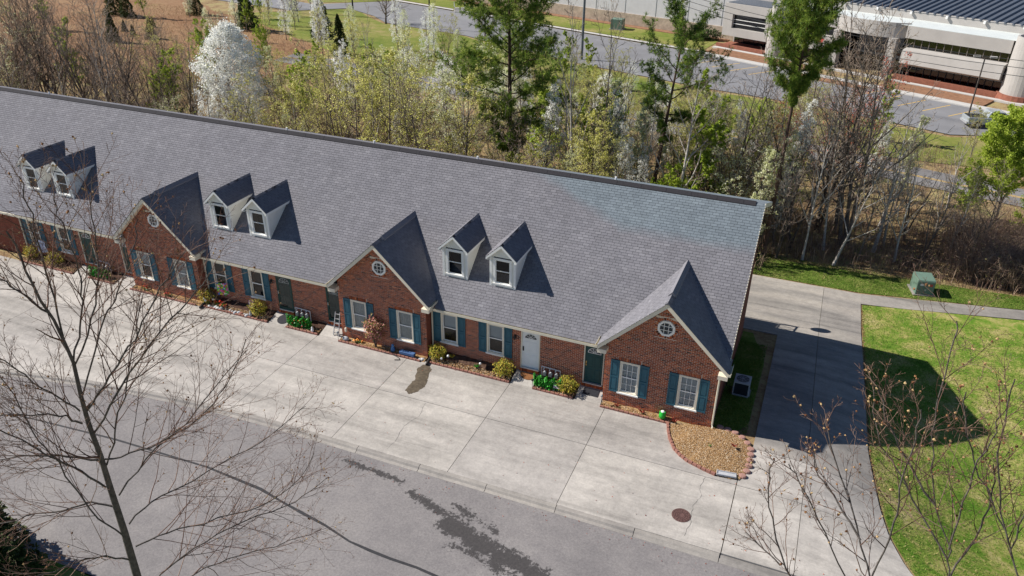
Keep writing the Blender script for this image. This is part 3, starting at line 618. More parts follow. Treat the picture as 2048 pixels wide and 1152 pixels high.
# --- doors
def fan(mb,cx,z,r,y):
    n=10
    for i in range(n):
        a=PI*i/n; b=PI*(i+1)/n
        mb.add([(cx+q*math.cos(t),y,z+q*math.sin(t)*.82) for q,t in ((r,a),(r,b),(r+.025,b),(r+.025,a))],[(3,2,1,0)])
    mb.box(cx-r-.02,cx+r+.02,y-.001,y+.002,z-.022,z)
    for a in (PI/5,2*PI/5,3*PI/5,4*PI/5): mb.bar((cx+.07*math.cos(a),y,z+.07*math.sin(a)),(cx+r*math.cos(a),y,z+r*math.sin(a)*.82),.018,.006,(0,1,0))
    for i in range(6):
        a=PI*i/6; b=PI*(i+1)/6
        mb.add([(cx+q*math.cos(t),y,z+q*math.sin(t)) for q,t in ((.055,a),(.055,b),(.08,b),(.08,a))],[(3,2,1,0)])
def door(x,mat,framemat,storm=False,paneldark='room_grey'):
    h=DZ1-DZ0; y=D
    f=MB(); t=.05
    f.box(x,x+t,y-.03,y+.09,DZ0,DZ1); f.box(x+DW-t,x+DW,y-.03,y+.09,DZ0,DZ1); f.box(x+t,x+DW-t,y-.029,y+.09,DZ1-t,DZ1)
    f.build('door_frame',framemat,row)
    s=MB(); s.box(x+t,x+DW-t,y+.02,y+.06,DZ0+.02,DZ1-t); dr=s.build('door',mat,row)
    p=MB(); cx=x+DW/2
    for xa,xb in ((x+t+.11,cx-.055),(cx+.055,x+DW-t-.11)):
        for za,zb in ((.20,.78),(.92,1.50)):
            x0,x1,z0,z1=xa,xb,DZ0+za,DZ0+zb; i=.03
            p.add([(x0,y+.018,z0),(x1,y+.018,z0),(x1,y+.018,z1),(x0,y+.018,z1),(x0+i,y+.006,z0+i),(x1-i,y+.006,z0+i),(x1-i,y+.006,z1-i),(x0+i,y+.006,z1-i)],[(4,5,6,7),(0,1,5,4),(1,2,6,5),(2,3,7,6),(3,0,4,7)])
    p.build('panel',mat,dr)
    gl=MB(); n=12; r=.30; z=DZ0+1.68
    gl.add([(cx,y+.014,z)]+[(cx+r*math.cos(PI*i/n),y+.014,z+r*math.sin(PI*i/n)*.82) for i in range(n+1)],[(0,i+1,i+2) for i in range(n)]); gl.build('fanlight_pane',paneldark,dr)
    fn=MB(); fan(fn,cx,z,r,y+.008); fn.build('fanlight_frame','white_trim',dr)
    hd=MB(); hd.box(x+t+.04,x+t+.10,y+.0,y+.019,DZ0+.92,DZ0+1.17); hd.lathe([(.0,0),(.03,.0),(.032,.03),(.0,.04)],8,(x+t+.07,y-.01,DZ0+1.0)); hd.build('handle','black_plastic' if mat=='door_white' else 'brass',dr)
    th=MB(); th.box(x+.02,x+DW-.02,y-.09,y+.02,DZ0-.03,DZ0+.018); th.build('threshold','alu',row)
    if storm:
        q=MB(); q.box(x+t,x+t+.07,y-.02,y+.0,DZ0+.02,DZ1-t); q.box(x+DW-t-.07,x+DW-t,y-.02,y,DZ0+.02,DZ1-t); q.box(x+t+.07,x+DW-t-.07,y-.019,y-.001,DZ1-t-.07,DZ1-t); q.box(x+t+.07,x+DW-t-.07,y-.019,y-.001,DZ0+.02,DZ0+.16)
        sf=q.build('storm_door','green_frame',row)
        MB().add([(x+t+.07,y-.01,DZ0+.16),(x+DW-t-.07,y-.01,DZ0+.16),(x+DW-t-.07,y-.01,DZ1-t-.07),(x+t+.07,y-.01,DZ1-t-.07)],[(0,1,2,3)]).build('pane','glass',sf)
        MB().box(x+t+.02,x+t+.045,y-.06,y-.02,DZ0+.95,DZ0+1.12).build('handle','alu',sf)
door(DL,'door_white','cream_trim'); door(GD,'teal_door','cream_trim'); door(DL-PER,'teal_door','green_frame',True); door(GD-PER,'teal_door','green_frame',True); door(DL-2*PER,'green_frame','cream_trim'); door(GD-2*PER,'green_frame','cream_trim')
# wall lamps beside the doors
for x in (DL-.30,DL-.30-PER,DL-.30-2*PER):
    l=MB(); l.box(x-.05,x+.05,D-.03,D-.01,2.05,2.25); l.lathe([(.0,0),(.05,.02),(.06,.18),(.03,.24),(.0,.27)],6,(x,D-.11,2.0)); l.build('wall_lamp','black_plastic',row)
# --- main roof
md=MB(); md.add([(XL,EY+.05,ME-.012+ML*.05),(RXE,EY+.05,ME-.012+ML*.05),(RXE,YR,ZR-.012),(XL,YR,ZR-.012)],[(0,1,2,3)])
md.add([(XL,YR,ZR-.012),(RXE,YR,ZR-.012),(RXE,12.75,6.2),(XL,12.75,6.2)],[(0,1,2,3)])
mroof=md.build('main_roof','shingle_under',row)
wx=[GC-k*PER for k in range(3)]
def keepm(c):
    ok=np.ones(len(c),bool)
    for g_ in wx: ok&=~((np.abs(c[:,0]-g_)<GW)&(c[:,2]<GA-GP*np.abs(c[:,0]-g_)-.16))
    return ok
cm,sm_=1/math.hypot(1,ML),ML/math.hypot(1,ML)
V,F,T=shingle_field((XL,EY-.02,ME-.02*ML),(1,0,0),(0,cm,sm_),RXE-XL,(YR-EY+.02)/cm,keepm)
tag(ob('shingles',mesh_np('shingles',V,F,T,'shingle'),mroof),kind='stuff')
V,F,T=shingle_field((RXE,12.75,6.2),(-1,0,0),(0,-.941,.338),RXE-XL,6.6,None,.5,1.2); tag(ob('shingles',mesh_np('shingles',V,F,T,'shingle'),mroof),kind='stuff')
rv=MB(); x=XL
while x<RXE-.5:
    x2=min(x+1.22,RXE-.42); rv.add([(x,YR-.17,ZR-.17*ML+.012),(x2-.012,YR-.17,ZR-.17*ML+.012),(x2-.012,YR-.16,ZR-.15*ML+.045),(x,YR-.16,ZR-.15*ML+.045),(x,YR,ZR+.075),(x2-.012,YR,ZR+.075),(x,YR+.2,ZR+.0),(x2-.012,YR+.2,ZR+.0)],[(0,1,2,3),(3,2,5,4),(4,5,7,6)]); 
    rv.add([(x2-.012,YR-.17,ZR-.17*ML),(x2-.012,YR+.2,ZR-.05),(x2-.012,YR,ZR+.075),(x2-.012,YR-.16,ZR-.15*ML+.045)],[(0,1,2,3)]); x=x2 if x2<RXE-.43 else RXE
rv.build('ridge_vent','ridge_vent',mroof)
# right rake edge and gable end wall, rear wall
eg=MB(); eg.add([(RXE+.01,EY,ME+.012),(RXE+.01,YR,ZR+.012),(RXE+.01,YR,ZR-.2),(RXE+.01,EY,ME-.2)],[(0,3,2,1)]); eg.add([(RXE+.01,YR,ZR+.012),(RXE+.01,12.75,6.2),(RXE+.01,12.75,6.0),(RXE+.01,YR,ZR-.2)],[(0,3,2,1)])
eg.add([(RXE+.01,EY,ME-.2),(RXE+.01,YR,ZR-.2),(0,YR,ZR-.2),(0,EY,ME-.2)],[(0,1,2,3)]); eg.add([(RXE+.01,EY,ME+.012),(RXE-.02,EY,ME+.014),(RXE-.02,YR,ZR+.014),(RXE+.01,YR,ZR+.012)],[(0,1,2,3)])
eg.build('end_rake_board','cream_trim',mroof)
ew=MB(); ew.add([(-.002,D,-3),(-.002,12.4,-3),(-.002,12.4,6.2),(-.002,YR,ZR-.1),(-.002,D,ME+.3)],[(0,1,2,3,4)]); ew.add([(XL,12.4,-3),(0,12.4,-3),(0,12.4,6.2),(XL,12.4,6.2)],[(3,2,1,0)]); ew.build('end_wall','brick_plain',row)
for x,y in ((-46.96,8.0),(-27.56,8.0),(-21.54,8.0),(-15.03,8.0),(-7.24,8.0)):
    MB().lathe([(.055,-1),(.055,.0),(.04,.005)],10,(x,y,8.10)).build('vent_pipe','white_plastic',mroof)
# --- dormers: built once, copied
def dormer():
    w_=1.317; hw=w_/2; yf=1.4136; zb=mz(yf); ap=6.50; ez=5.76; ev=.79; ov=.24; P=(ap-ez)/ev
    zw=ap-P*hw
    c=MB(); n=int((zw-zb)/.10)
    wx0,wx1,wz0,wz1=-.475,.475,zb+.16,zb+1.52
    # front: lap boards either side of and above the window
    z=zb-.12
    while z<ap-.12:
        z2=z+.10; ww=hw if z2<zw else (ap-.02-z2)/P
        if ww<=.03: break
        segs=[(-ww,wx0),(wx1,ww)] if (z<wz1 and z2>wz0) else [(-ww,ww)]
        for a,b in segs:
            if b-a>.01: c.add([(a,yf-.016,z),(b,yf-.016,z),(b,yf-.002,z2),(a,yf-.002,z2),(a,yf,z),(b,yf,z)],[(0,1,2,3),(4,5,1,0)],0,random.random())
        # sides
        yb=EY+(z2-ME)/ML+.1
        if z2<zw+.02 and yb>yf:
            for s_ in (-1,1):
                x=s_*hw; c.add([(x+s_*.016,yf,z),(x+s_*.016,yb,z),(x+s_*.002,yb,z2),(x+s_*.002,yf,z2),(x,yf,z),(x,yb,z)],[(0,1,2,3)if s_>0 else(3,2,1,0),(4,5,1,0)if s_>0 else(0,1,5,4)],0,random.random())
        z=z2
    d_=c.build('dormer','siding_white',row)
    for s_ in (-1,1):
        cb=MB(); x=s_*hw; a,b=sorted((x+s_*.02,x-s_*.09)); cb.box(a,b,yf-.03,yf-.004,zb-.02,zw-.04); a,b=sorted((x+s_*.02,x-s_*.005)); cb.box(a,b,yf-.004,yf+.07,zb-.02,zw-.04)
        cb.build('corner_board','white_trim',d_)
    fr=MB(); t=.10
    fr.box(wx0,wx0+t,yf-.045,yf+.03,wz0,wz1); fr.box(wx1-t,wx1,yf-.045,yf+.03,wz0,wz1); fr.box(wx0+t,wx1-t,yf-.044,yf+.03,wz1-t,wz1); fr.box(wx0-.03,wx1+.03,yf-.075,yf+.03,wz0-.05,wz0+.03); fr.build('window_frame','white_trim',d_)
    sa=MB(); i0,i1=wx0+t,wx1-t; mid=(wz0+wz1)/2
    for z0,z1,y in ((mid-.02,wz1-t,yf-.012),(wz0+.03,mid+.02,yf+.008)):
        sa.box(i0,i0+.04,y,y+.02,z0,z1); sa.box(i1-.04,i1,y,y+.02,z0,z1); sa.box(i0+.04,i1-.04,y+.001,y+.019,z1-.04,z1); sa.box(i0+.04,i1-.04,y+.001,y+.019,z0,z0+.045)
    sa.build('sash','white_trim',d_)
    for a,b,y in ((mid,wz1-t,yf-.002),(wz0+.03,mid,yf+.018)): MB().add([(i0,y,a),(i1,y,a),(i1,y,b),(i0,y,b)],[(0,1,2,3)]).build('pane','glass',d_)
    bk=MB(); bk.add([(i0-.1,yf+.5,zb),(i1+.1,yf+.5,zb),(i1+.1,yf+.5,zw),(i0-.1,yf+.5,zw)],[(0,1,2,3)]); bk.add([(i0-.1,yf+.03,zb+.1),(i1+.1,yf+.03,zb+.1),(i1+.1,yf+.5,zb+.1),(i0-.1,yf+.5,zb+.1)],[(3,2,1,0)]); bk.build('room','room_dark',d_)
    # roof
    cs,sn=1/math.hypot(1,P),P/math.hypot(1,P); yb=EY+(ap-ME)/ML+.1; kp=lambda c: c[:,2]>mz(c[:,1])-.07
    a=shingle_field((-ev,yb,ez),(0,-1,0),(cs,0,sn),yb-yf+ov,ev/cs,kp,.155,.305,.036,1.0); b=shingle_field((ev,yf-ov,ez),(0,1,0),(-cs,0,sn),yb-yf+ov,ev/cs,kp,.155,.305,.036,1.0)
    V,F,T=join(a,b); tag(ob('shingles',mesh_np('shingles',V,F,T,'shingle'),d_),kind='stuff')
    rd=MB(); rd.add([(-ev,yf-ov+.025,ez-.005),(0,yf-ov+.025,ap-.005),(ev,yf-ov+.025,ez-.005),(ev,yb,ez-.005),(0,yb,ap-.005),(-ev,yb,ez-.005)],[(0,1,4,5),(1,2,3,4)]); rd.build('roof','shingle_under',d_)
    rc=MB(); y=yf-ov-.01; h2=.085; ye=EY+(ap-ME)/ML
    while y<ye:
        for s_ in (-1,1): rc.add([(0,y,ap+.045),(s_*h2*1.15,y,ap+.045-h2*P),(s_*h2*1.15,y+.22,ap+.036-h2*P),(0,y+.22,ap+.036)],[(0,1,2,3)if s_<0 else(3,2,1,0)],0,random.random())
        y+=.18
    rc.build('ridge_cap','shingle',d_)
    rk=MB(); y0,y1=yf-ov,yf-ov+.028
    for s_ in (-1,1):
        rk.add([(s_*ev,y0,ez-.005),(s_*ev,y0,ez-.13),(0,y0,ap-.145),(0,y0,ap-.005),(s_*ev,y1,ez-.005),(s_*ev,y1,ez-.13),(0,y1,ap-.145),(0,y1,ap-.005)],[(0,1,2,3)if s_>0 else(3,2,1,0),(1,5,6,2),(0,3,7,4),(0,4,5,1)])
        rk.add([(s_*ev,y1,ez-.10),(s_*ev,yf,ez-.10),(0,yf,ap-.10),(0,y1,ap-.10)],[(0,1,2,3)])
        a,b=sorted((s_*ev,s_*(hw+.005))); ye2=EY+(ez-ME)/ML+.2; rk.box(a,b,y1+.001,ye2,ez-.13,ez-.10); a,b=sorted((s_*ev,s_*(ev-.02))); rk.box(a,b,y1+.001,ye2,ez-.099,ez-.008)
    rk.build('rake_board','white_trim',d_)
    return d_
dm=dormer(); dm.location.x=-10.7464
for x in (-13.2701,-10.7464-PER,-13.2701-PER,-10.7464-2*PER,-13.2701-2*PER): dup(dm,row).location.x=x
# rear deck with lattice railing (its shadow falls on the side drive)
dk=MB(); dk.box(-4.5,-1.0,12.42,14.45,.02,.25); deckp=dk.build('rear_deck','wood_deck',row)
rl=MB()
for y in (12.5,14.4): rl.box(-1.10,-1.01,y-.045,y+.045,-2.2,1.30)
rl.box(-1.09,-1.03,12.55,14.35,1.18,1.26); rl.box(-1.085,-1.035,12.55,14.35,.34,.40)
for q in np.arange(12.6,14.3,.42):
    rl.bar((-1.06,q,.40),(-1.06,min(q+.42,14.35),1.18),.03,.03); rl.bar((-1.06,min(q+.42,14.35),.40),(-1.06,q,1.18),.03,.03)
rl.box(-4.5,-1.11,14.37,14.43,1.18,1.26); rl.build('deck_railing','white_trim',deckp)

# ------------------------------------------------------------------ planting beds, stoops and small things by the doors
def bed_strip(name,x0,x1,y0,y1,z0,z1,mat):
    xs=np.linspace(x0,x1,max(8,int((x1-x0)/.12))); ysn=np.linspace(y0,y1,8)
    def zf(x,y): return z0+(z1-z0)*(y-y0)/(y1-y0)+.018*np.sin(x*9.1+y*7)*np.sin(x*3.7-y*11)
    return grid_sheet(name,xs,ysn,zf,mat)
def pebbles(name,P,size,mat='pebble',parent=None):                # small faceted stones, one mesh
    n=len(P); base=np.array([(1,0,0),(-1,0,0),(0,1,0),(0,-1,0),(0,0,1),(0,0,-.6)],float); f=np.array([(0,2,4),(2,1,4),(1,3,4),(3,0,4)])
    a=rng.random(n)*6.28; s=size*(.55+rng.random(n)*.8); sq=np.stack([s*(1+.4*rng.random(n)),s,s*(.45+.3*rng.random(n))],1)
    B=base[None]*sq[:,None]; B=np.stack([B[...,0]*np.cos(a)[:,None]-B[...,1]*np.sin(a)[:,None],B[...,0]*np.sin(a)[:,None]+B[...,1]*np.cos(a)[:,None],B[...,2]],-1)
    B+=rng.normal(0,.12,B.shape)*s[:,None,None]
    V=(P[:,None]+B).reshape(-1,3); F=(np.arange(n)[:,None,None]*6+f[None]).reshape(-1,3)
    o=ob(name,mesh_np(name,V,F,np.repeat(rng.random(n),4),mat),parent); o['kind']='stuff'; return o
def edging(label,pts,step=.22,w_=.10,h=.09,mat='edging_brick',z=.03,group='brick bed edgings'):
    root=empty('bed_edging',(pts[0][0],pts[0][1],0),label,'edging',group)
    P=np.array(pts,float); d=np.r_[0,np.cumsum(np.hypot(*np.diff(P,axis=0).T))]; n=int(d[-1]/step); me=None
    for i in range(n):
        t=(i+.5)*d[-1]/n; x=np.interp(t,d,P[:,0]); y=np.interp(t,d,P[:,1]); x2=np.interp(t+.05,d,P[:,0]); y2=np.interp(t+.05,d,P[:,1]); x1=np.interp(t-.05,d,P[:,0]); y1=np.interp(t-.05,d,P[:,1])
        if me is None:
            m_=MB(); L=step/2-.008; m_.box(-L,L,-w_/2,w_/2,-.06,h); me=m_.mesh('brick',mat)
        b=ob('brick',me,root,(x-root.location.x,y-root.location.y,z+random.uniform(-.012,.012)),math.atan2(y2-y1,x2-x1)+random.uniform(-.04,.04))
        bv=b.modifiers.new('bevel','BEVEL'); bv.width=.012; bv.segments=1
    return root
nm=['beside the white door','beside the storm door','at the far left']
for k in range(3):
    o=-k*PER; bed_strip('mulch_bed',-14.14+o,-9.62+o,-.34,D-.005,.06,.27,'mulch'); bed_strip('mulch_bed',-8.38+o,-6.35+o,-.34,D-.005,.06,.25,'mulch')
    bed_strip('gravel_strip',-5.0+o,(-1.75 if k==0 else .0)+o,-.42,-.012,.05,.10,'gravel_base')
    for x0,x1,n in ((-14.1,-9.65,1300),(-8.35,-6.4,520),(-5.0,-1.75 if k==0 else 0,1100)):
        yy=rng.uniform(-.32,.02,n); P=np.stack([rng.uniform(x0,x1,n)+o,yy,np.full(n,.085)+.24*np.clip((yy+.34)/.9,0,1)*(x0!=-5.0)],1); pebbles('gravel',P,.024)
    edging('low red brick edging along the mulch bed '+['between middle gable and white door','between left gable and green storm door','left of the leftmost gable'][k],[(-14.05+o,-.37),(-9.62+o,-.37)])
    edging('short red brick edging in front of the gas meters '+['by the green door','by the storm door and ladder','furthest left'][k],[(-8.42+o,-.37),(-6.38+o,-.37)])
    edging('red brick edging along the gravel under '+['the right gable windows','the middle gable windows','the left gable windows'][k],[(-5.04+o,-.45),((-1.75 if k==0 else -.2)+o,-.45)])
    for x0,x1 in ((-9.58,-8.44),(-6.30,-5.05)):
        s=MB(); s.add([(x0+o,-.33,.036),(x1+o,-.33,.036),(x1+o,D-.02,.30),(x0+o,D-.02,.30),(x0+o,-.33,-.1),(x1+o,-.33,-.1),(x1+o,D-.02,-.1),(x0+o,D-.02,-.1)],[(0,1,2,3),(4,5,1,0),(5,6,2,1),(7,4,0,3)],0,.7); q=s.build('stoop','concrete'); q['kind']='structure'
# gravel island at the corner
gp=[(-1.84,-.45),(-1.70,-1.0),(-1.53,-1.5),(-1.19,-2.12),(-.85,-2.45),(-.49,-2.69),(.18,-2.93),(.73,-3.08),(1.3,-3.07),(1.69,-2.97),(1.86,-2.6),(1.92,-2.1),(1.92,-1.6),(1.86,-.65),(1.5,-.2),(1.09,.04),(.4,.10),(.02,-.02)]
cx_,cy_=.2,-1.4; vs=[];fs=[];rings=6
for r in range(rings+1):
    for x,y in gp: t=r/rings; vs.append((cx_+(x-cx_)*t,cy_+(y-cy_)*t,.045+.17*(1-t**2.2)+.02*math.sin(x*8*t+r)))
n=len(gp)
for r in range(rings):
    for i in range(n): fs.append((r*n+i,r*n+(i+1)%n,(r+1)*n+(i+1)%n,(r+1)*n+i))
o=MB().add(vs,fs).build('gravel_bed','gravel_base'); o['kind']='structure'
def inpoly(x,y,P):
    c=np.zeros(len(x),bool); j=len(P)-1
    for i in range(len(P)):
        xi,yi=P[i];xj,yj=P[j]; c^=((yi>y)!=(yj>y))&(x<(xj-xi)*(y-yi)/(yj-yi+1e-12)+xi); j=i
    return c
X=rng.uniform(-1.9,2,30000);Y=rng.uniform(-3.1,.1,30000);k_=inpoly(X,Y,gp);X,Y=X[k_],Y[k_]
# radial t of each stone
def rad_t(x,y):
    a=np.arctan2(y-cy_,x-cx_); ga=np.array([math.atan2(q[1]-cy_,q[0]-cx_) for q in gp]); gr=np.array([math.hypot(q[1]-cy_,q[0]-cx_) for q in gp]); od=np.argsort(ga); r=np.interp(a,ga[od],gr[od],period=2*PI); return np.clip(np.hypot(x-cx_,y-cy_)/r,0,1)
t=rad_t(X,Y); pebbles('gravel',np.stack([X,Y,.06+.17*(1-t**2.2)],1),.016)
edging('curved red brick edging round the front of the gravel island',[gp[i] for i in range(0,8)],.21,.11,.11,z=.04)
sr=empty('stone_edging',(1.9,-1.5,0),'pinkish scalloped stone blocks edging the back of the gravel island','edging')
for (x,y) in [(1.82,-2.72),(1.93,-2.35),(1.97,-1.98),(1.97,-1.6),(1.95,-1.22),(1.91,-.86),(1.72,-.5),(1.44,-.2),(1.12,0.02),(.78,.12),(.44,.15)]:
    m_=MB(); m_.lathe([(.15,-.1),(.16,.07),(.13,.11),(.07,.12)],9,(0,0,0),sx=1.0+.1*random.random(),sy=.9); m_.build('stone_block','stone_scallop',sr,(x-1.93,y+1.5,.02+.01*random.random()))
sp=MB(); a=(.78,-3.0); sp.box(0,.80,-.13,.13,0,.05); sp.box(0,.80,-.13,-.095,.05,.085); sp.box(0,.80,.095,.13,.05,.085); sp.box(0,.03,-.095,.095,.05,.085); sp=sp.build('splash_block','splash_grey',None,(.76,-2.99,.10),bev=.01); sp.rotation_euler=(0,0,.12); tag(sp,'grey concrete splash block on the front edge of the gravel island','splash block')
mh=MB(); mh.lathe([(.37,-.03),(.37,.012),(.35,.018),(.34,.012)],32)
for r in (.10,.17,.24,.31): mh.lathe([(r-.016,.010),(r-.012,.021),(r+.012,.021),(r+.016,.010)],28)
for i in range(16):
    a=2*PI*i/16; mh.bar((.12*math.cos(a),.12*math.sin(a),.015),(.33*math.cos(a),.33*math.sin(a),.015),.018,.012)
tag(mh.build('manhole_cover','iron_rust',None,(-.11,-5.89,.032)),'round rusty brown manhole cover in the front drive','manhole cover')
# soil washed over the drive under the drain pipe
pl_=[(-14.2,-.62),(-13.9,-.55),(-13.62,-.80),(-13.5,-1.3),(-13.32,-1.9),(-13.22,-2.35),(-13.38,-2.85),(-13.62,-3.12),(-13.92,-2.9),(-14.0,-2.45),(-13.95,-1.95),(-14.12,-1.5),(-14.28,-1.05)]
ww=[]
for (a,b),(c,d) in zip(pl_,pl_[1:]+pl_[:1]):
    for i in range(5): ww.append((a+(c-a)*i/5+random.uniform(-.035,.035),b+(d-b)*i/5+random.uniform(-.035,.035),.034))
cxm=sum(p[0] for p in ww)/len(ww); cym=sum(p[1] for p in ww)/len(ww)
so=MB().add(ww+[(cxm,cym,.062)],[(i,(i+1)%len(ww),len(ww)) for i in range(len(ww))]).build('washed_soil','soil_wash'); so['kind']='structure'
for k,lb in ((0,'black corrugated drain pipe beside the middle gable wall, above the soil stain'),(1,'dark drain pipe at the right foot of the left gable')):
    o=-k*PER; b=MB(); L=14; a=Vector((-14.12+o,.30,.17)); c=Vector((-13.98+o,-.66,.10))
    pts=[a.lerp(c,i/L) for i in range(L+1)]; b.tube(pts,[.072 if i%2 else .06 for i in range(L+1)],9); tag(b.build('drain_pipe','black_plastic'),lb,'pipe')
# --- leaf clouds
def leaf_cloud(n,rx,ry,rz,size,seed,mat,shell=.55,tb=None,flat_=.0):
    r=np.random.default_rng(seed); u=r.normal(size=(n,3)); u/=np.linalg.norm(u,axis=1)[:,None]; rad=(shell+(1-shell)*r.random(n)**.6)
    lump=1+.22*np.sin(u[:,0]*5+seed)*np.sin(u[:,1]*6+1.3*seed)+.17*np.sin(u[:,2]*7+u[:,0]*4+seed*.7)+.10*np.abs(r.normal(size=n))*(r.random(n)<.12); P=u*(rad*lump)[:,None]*np.array([rx,ry,rz])
    P[:,2]+=rz*.95; P=P[P[:,2]>.02]; n=len(P)
    return leaves_at(P,size,r,mat,tb)
def leaves_at(P,size,r,mat,tb=None,asp=.55,name='foliage'):
    n=len(P); nv=r.normal(size=(n,3))*.55+np.array((-.55,-.30,.60)); a=np.cross(nv,r.normal(size=(n,3))); a/=np.linalg.norm(a,axis=1)[:,None]+1e-9; b=np.cross(nv,a); b/=np.linalg.norm(b,axis=1)[:,None]+1e-9
    s=(size*(.6+.8*r.random(n)))[:,None]; V=np.stack([P-a*s,P+b*s*asp,P+a*s,P-b*s*asp],1).reshape(-1,3); F=np.arange(4*n).reshape(-1,4)
    t=np.clip(r.normal(.5,.25,n),0,1) if tb is None else np.clip(tb,0,1)
    return mesh_np(name,V,F,t,mat)
def bush(x,y,z,rx,rz,label,seed,mat='leaf_gold',n=1500,size=.034,group='golden foundation shrubs'):
    root=empty('shrub',(x,y,z),label,'shrub',group); st=MB(); r=random.Random(seed)
    for i in range(9):
        a=r.uniform(0,6.28); e=(rx*.75*math.cos(a)*r.random(),rx*.75*math.sin(a)*r.random(),rz*1.3); st.tube([(0.02*math.cos(a),.02*math.sin(a),0),(e[0]*.5,e[1]*.5,rz*.7),e],[.014,.01,.004],4)
    st.build('stem','bark_dark',root); ob('foliage',leaf_cloud(n,rx,rx*.92,rz,size,seed,mat),root); return root
bush(-13.72,.06,.13,.46,.40,'golden green rounded shrub in the corner right of the middle gable',11)
bush(-10.08,.05,.12,.47,.42,'golden rounded shrub just left of the white front door',12)
bush(-6.80,-.02,.10,.47,.40,'golden rounded shrub right of the gas meters, left of the green door',13)
bush(-24.75,.05,.12,.50,.44,'pale golden shrub left of the green storm door',14)
bush(-28.3,.08,.13,.48,.42,'golden shrub in the corner right of the left gable',15)
bush(-40.0,.15,.14,.55,.40,'brownish golden shrub below the leftmost dark door, behind bare branches',16)
bush(-42.0,.18,.14,.50,.40,'brownish shrub at the far left beneath the window, behind bare branches',17)
# pink tree rose against the middle gable
rr=empty('rose_bush',(-17.15,-.22,.08),'tall pinkish green rose bush between the middle gable windows','shrub'); st=MB()
for i in range(7):
    a=i*.9; st.tube([(.03*math.cos(a),.03*math.sin(a),0),(.12*math.cos(a),.10*math.sin(a),.6),(.3*math.cos(a),.22*math.sin(a),1.25)],[.02,.014,.005],5)
st.build('stem','bark_dark',rr); r_=np.random.default_rng(4); me=leaf_cloud(2600,.58,.36,.68,.046,21,'leaf_rose',.25); o=ob('foliage',me,rr,(0,0,.50))
# low plants in the beds
def sprig(x,y,z,s,mat,label,n=60,seed=0,group='small plants in the beds',name='bed_plant',cat='plant'):
    r=np.random.default_rng(seed); V=[];F=[]
    for i in range(n):
        a=r.random()*6.28; l=s*(.5+.6*r.random()); dx,dy=math.cos(a),math.sin(a); k=len(V); b=.4+.6*r.random(); w_=s*.07
        V+=[(-dy*w_,dx*w_,0),(dy*w_,-dx*w_,0),(dx*l*b*.6,dy*l*b*.6,l*.75),(dx*l*b,dy*l*b,l*.8)]; F+=[(k,k+1,k+3,k+2)]
    o=ob(name,mesh_np(name,V,F,r.random(len(F)),mat),None,(x,y,z)); return tag(o,label,cat,group)
def flower_patch(x,y,z,w_,d_,h,n,tr,label,seed,name='flower_patch'):
    r=np.random.default_rng(seed); root=empty(name,(x,y,z),label,'flowers'); P=np.stack([r.uniform(-w_,w_,n),r.uniform(-d_,d_,n),r.uniform(.5,1,n)*h],1)
    P2=np.concatenate([P+r.normal(0,.02,P.shape) for _ in range(10)]); ob('petals',leaves_at(P2,.05,r,'confetti',np.clip(r.normal(tr,.03,len(P2)),0,1),.8),root)
    Q=np.stack([r.uniform(-w_,w_,n*5),r.uniform(-d_,d_,n*5),r.uniform(0,.8,n*5)*h],1); ob('foliage',leaves_at(Q,.04,r,'leaf_green'),root); return root
sprig(-11.55,.0,.16,.22,'leaf_green','bright green leafy clump in the mulch between the two windows near the white door',40,1)
sprig(-13.0,.25,.2,.22,'leaf_gold','low dry plant in the mulch under the window beside the middle gable',40,2)
sprig(-4.3,-.2,.08,.2,'leaf_red','dead brown tuft in the gravel left under the right gable',50,3); sprig(-3.1,-.22,.08,.22,'leaf_red','dead brown tuft in the gravel beside the green jar',50,4)
sprig(-1.55,-.35,.12,.24,'leaf_red','dead brown tuft at the inner corner of the gravel island',50,5); sprig(.2,-1.55,.24,.11,'leaf_green','tiny green weed in the middle of the gravel island',20,6); sprig(1.2,-1.2,.24,.2,'leaf_red','dry brown tuft near the scalloped stones of the gravel island',40,8)
flower_patch(-27.3,-.05,.14,.42,.14,.22,16,.0,'red tulips in the mulch bed below the left flag',31); flower_patch(-28.1,-.05,.14,.2,.12,.2,8,.0,'few red flowers beside the wagon wheel in the bed',32)
flower_patch(-30.9,-.22,.08,.25,.1,.2,8,.0,'red flowers at the foot of the left gable, right window',33); flower_patch(-32.6,-.22,.08,.2,.1,.2,6,.02,'red flowers at the foot of the left gable, left window',34)
flower_patch(-18.2,-.22,.08,.22,.1,.16,6,.98,'small orange and red flowers in the gravel left of the rose bush',35)
# bulbs: pale solar globes on stakes
def globe(x,y,z,h,label,mat='white_plastic'):
    root=empty('garden_light',(x,y,z),label,'garden light','stake lights in the beds'); MB().tube([(0,0,0),(0,0,h)],.012,5).build('stake','black_plastic',root); g=MB(); g.lathe([(.02,-.06),(.055,-.04),(.065,0),(.05,.045),(.015,.06)],10,(0,0,h+.05)); g.build('lamp_globe',mat,root,smooth=True)
globe(-13.05,-.08,.14,.32,'white globe stake light in the mulch right of the corner shrub'); globe(-13.35,-.22,.12,.2,'small white stake light nearest the drain pipe'); globe(-11.3,-.05,.16,.3,'white globe stake light beside the bright green clump')
globe(-8.42,-.38,.04,.45,'dark solar lamp on a post at the left end of the right meter bed','black_plastic'); globe(-5.0,-.33,.07,.45,'solar post lamp at the left corner of the right gable','steel_grey'); globe(-19.35,-.35,.05,.4,'solar post lamp by the ladder at the middle gable corner','steel_grey')
for i,(x,y) in enumerate(((-28.35,-.1),(-28.15,-.22),(-27.85,.05))): globe(x,y,.14,.18,['white globe light beside the wagon wheel, leftmost','white globe light nearest the edging by the wagon wheel','white globe light behind the wagon wheel'][i])
